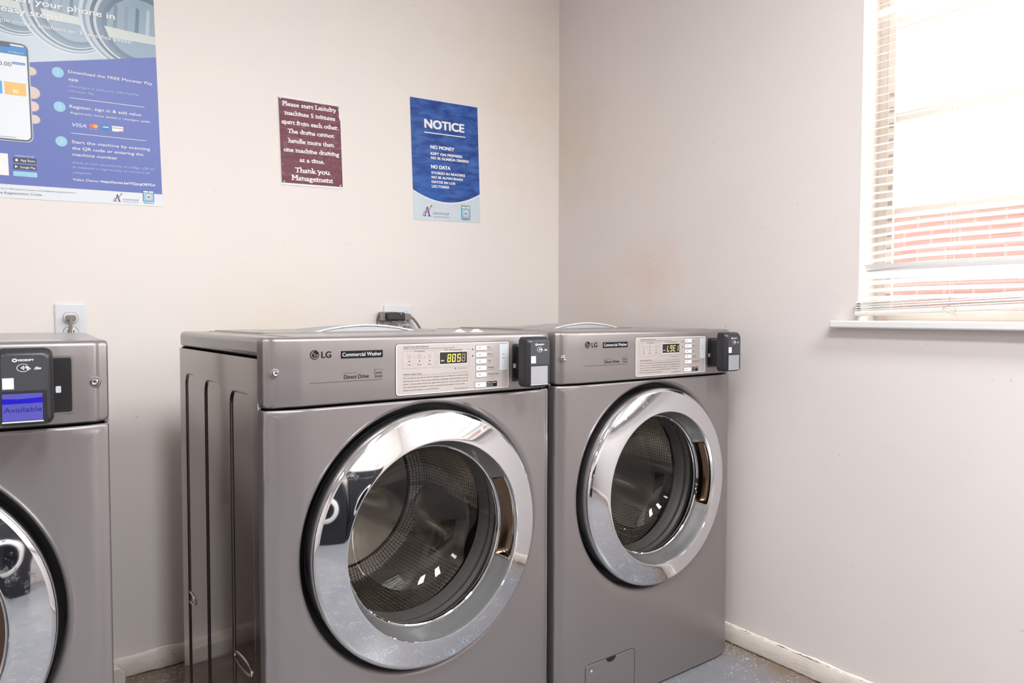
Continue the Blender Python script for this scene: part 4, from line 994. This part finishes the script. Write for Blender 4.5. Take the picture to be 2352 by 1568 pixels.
# inline adapter plugged in the double outlet
r = thing('inline_adapter', 'black inline power adapter across the double outlet with thin cable at left', 'adapter', (-.749, -.0082, 1.019))
mb = MB(); mb.prism(rrect(-.034, -.0135, .033, .0128, .006), .012, .038, M_BLK, lambda a, b, c: (a, -c, b)); mb.build('adapter_body', r, bevel=.003, seg=3)
mb = MB(); mb.prism(rrect(-.052, -.0165, .020, .0150, .007), .0, .022, M_PLUG, lambda a, b, c: (a, -c, b)); mb.build('adapter_plug', r, bevel=.003, seg=3)
mb = MB(); mb.lathe([(.0022, -.0380), (.0016, -.0392), (.0001, -.0395)], M_WHITE, 12, (.018, .0085)); mb.build('indicator_light', r)
mb = MB(); mb.tube(smoothpath([(-.048, -.014, .001), (-.058, -.02, -.001), (-.066, -.026, -.012), (-.065, -.027, -.03), (-.056, -.027, -.046), (-.045, -.03, -.12), (-.03, -.05, -.35)]), .0016, M_BCORD, 8); mb.build('cable', r)
r = thing('extension_cord', 'grey cord and connector arching down at the right of the black adapter', 'cord', (-.702, -.0082, 1.017))
mb = MB(); mb.prism([(-.013, -.008), (-.010, -.013), (.008, -.014), (.016, -.007), (.018, .001), (.012, .010), (-.002, .012), (-.013, .007)], .006, .030, M_PLUG, lambda a, b, c: (a, -c, b)); mb.build('connector', r, bevel=.003, seg=2)
mb = MB(); mb.tube(smoothpath([(.012, -.018, .001), (.022, -.022, -.004), (.034, -.026, -.018), (.046, -.028, -.036), (.056, -.03, -.056), (.066, -.035, -.11), (.07, -.05, -.3), (.06, -.08, -.5)]), .0042, M_CORD, 10); mb.build('cord', r)
r = thing('power_plug', 'grey angled power plug in the lower right socket of the double outlet', 'plug', (-.6945, -.008, .980))
mb = MB(); mb.prism([(-.014, -.012), (.018, -.012), (.010, .002), (.004, .0065), (-.009, .0065), (-.014, .002)], .0005, .024, M_PLUG, lambda a, b, c: (a, -c, b)); mb.build('plug_body', r, bevel=.003, seg=2)
mb = MB(); mb.tube(smoothpath([(.008, -.012, -.008), (.02, -.024, -.022), (.024, -.03, -.06), (.02, -.04, -.2), (.01, -.06, -.45)]), .0045, M_CORD, 10); mb.build('cord', r)

# scraps of torn paper on the middle machine
rnd = random.Random(9)
for i, (x, y, lb) in enumerate(((-.985, -.84, 'tiny torn white paper scrap on middle washer top, left one'), (-.945, -.85, 'tiny torn white paper scrap on middle washer top, right one'))):
    mb = MB(); n = 10; rows = []
    for k in range(4):
        rows.append([(x+.018*math.cos(2*PI*j/n)*(.25+k*.25)*rnd.uniform(.6, 1.1), y+.012*math.sin(2*PI*j/n)*(.25+k*.25)*rnd.uniform(.7, 1.1), H+.0018+(.007*(1-k/3)*rnd.uniform(.3, 1.2))) for j in range(n)])
    mb.grid(rows, M_WHITE, True); mb.add(rows[0], [tuple(range(n))], M_WHITE)
    tag(mb.build('paper_scrap', smooth=0), lb, 'paper scrap', 'torn paper scraps on the middle washer')

# ------------------------------------------------------------ behind the camera: lamps added as fill light, and dark dryers (seen as reflections)
for i, (x, y) in enumerate(FILL_LAMPS):
    r = thing('added_fill_lamp', 'unseen white rectangular ceiling light added as fill, '+('in the middle of the room', 'farthest from the window', 'nearest the window')[i], 'ceiling light', (x, y, CEIL), 0, 'added fill lights')
    mb = MB(); mb.box((-.18, -.62, -.06), (.18, .62, -.0005), M_OUT); mb.build('housing', r, bevel=.004)
    mb = MB(); mb.box((-.165, -.60, -.078), (.165, .60, -.0605), M_FILL_LAMP); mb.build('diffuser', r, bevel=.004)
for i, (x, z) in enumerate(((-2.75, 0), (-2.0, 0), (-1.25, 0))):
    r = thing('tumble_dryer', 'dark front-loading dryer in the row behind the camera, '+('farthest from window', 'middle of the row', 'nearest to window')[i], 'dryer', (x, ROOM_Y0+.72, z), 0, 'dark dryers facing the washers')
    mb = MB(); mb.box((0, -.66, .01), (.69, 0, 1.0), M_DRY); mb.build('cabinet', r, bevel=.012, seg=3)
    mb = MB(); mb.box((.01, -.60, 1.0005), (.68, -.10, 1.12), M_DRY); mb.build('control_box', r, bevel=.01)
    mb = MB(); mb.lathe([(.235, .001), (.24, .02), (.23, .035), (.19, .045), (.18, .04)], M_RIM, 64, (.345, .56)); dd = mb.build('door', r)
    mb = MB(); mb.lathe([(.18, .04), (.12, .03), (.0005, .02)], mat('dark_dryer_glass', '15171d', .08), 48, (.345, .56)); mb.build('door_glass', dd)
    mb = MB(); mb.box((.33, .037, .765), (.375, .039, .79), mat('blue_sticker', '2b4f9a', .4)); mb.build('door_sticker', dd, smooth=0)
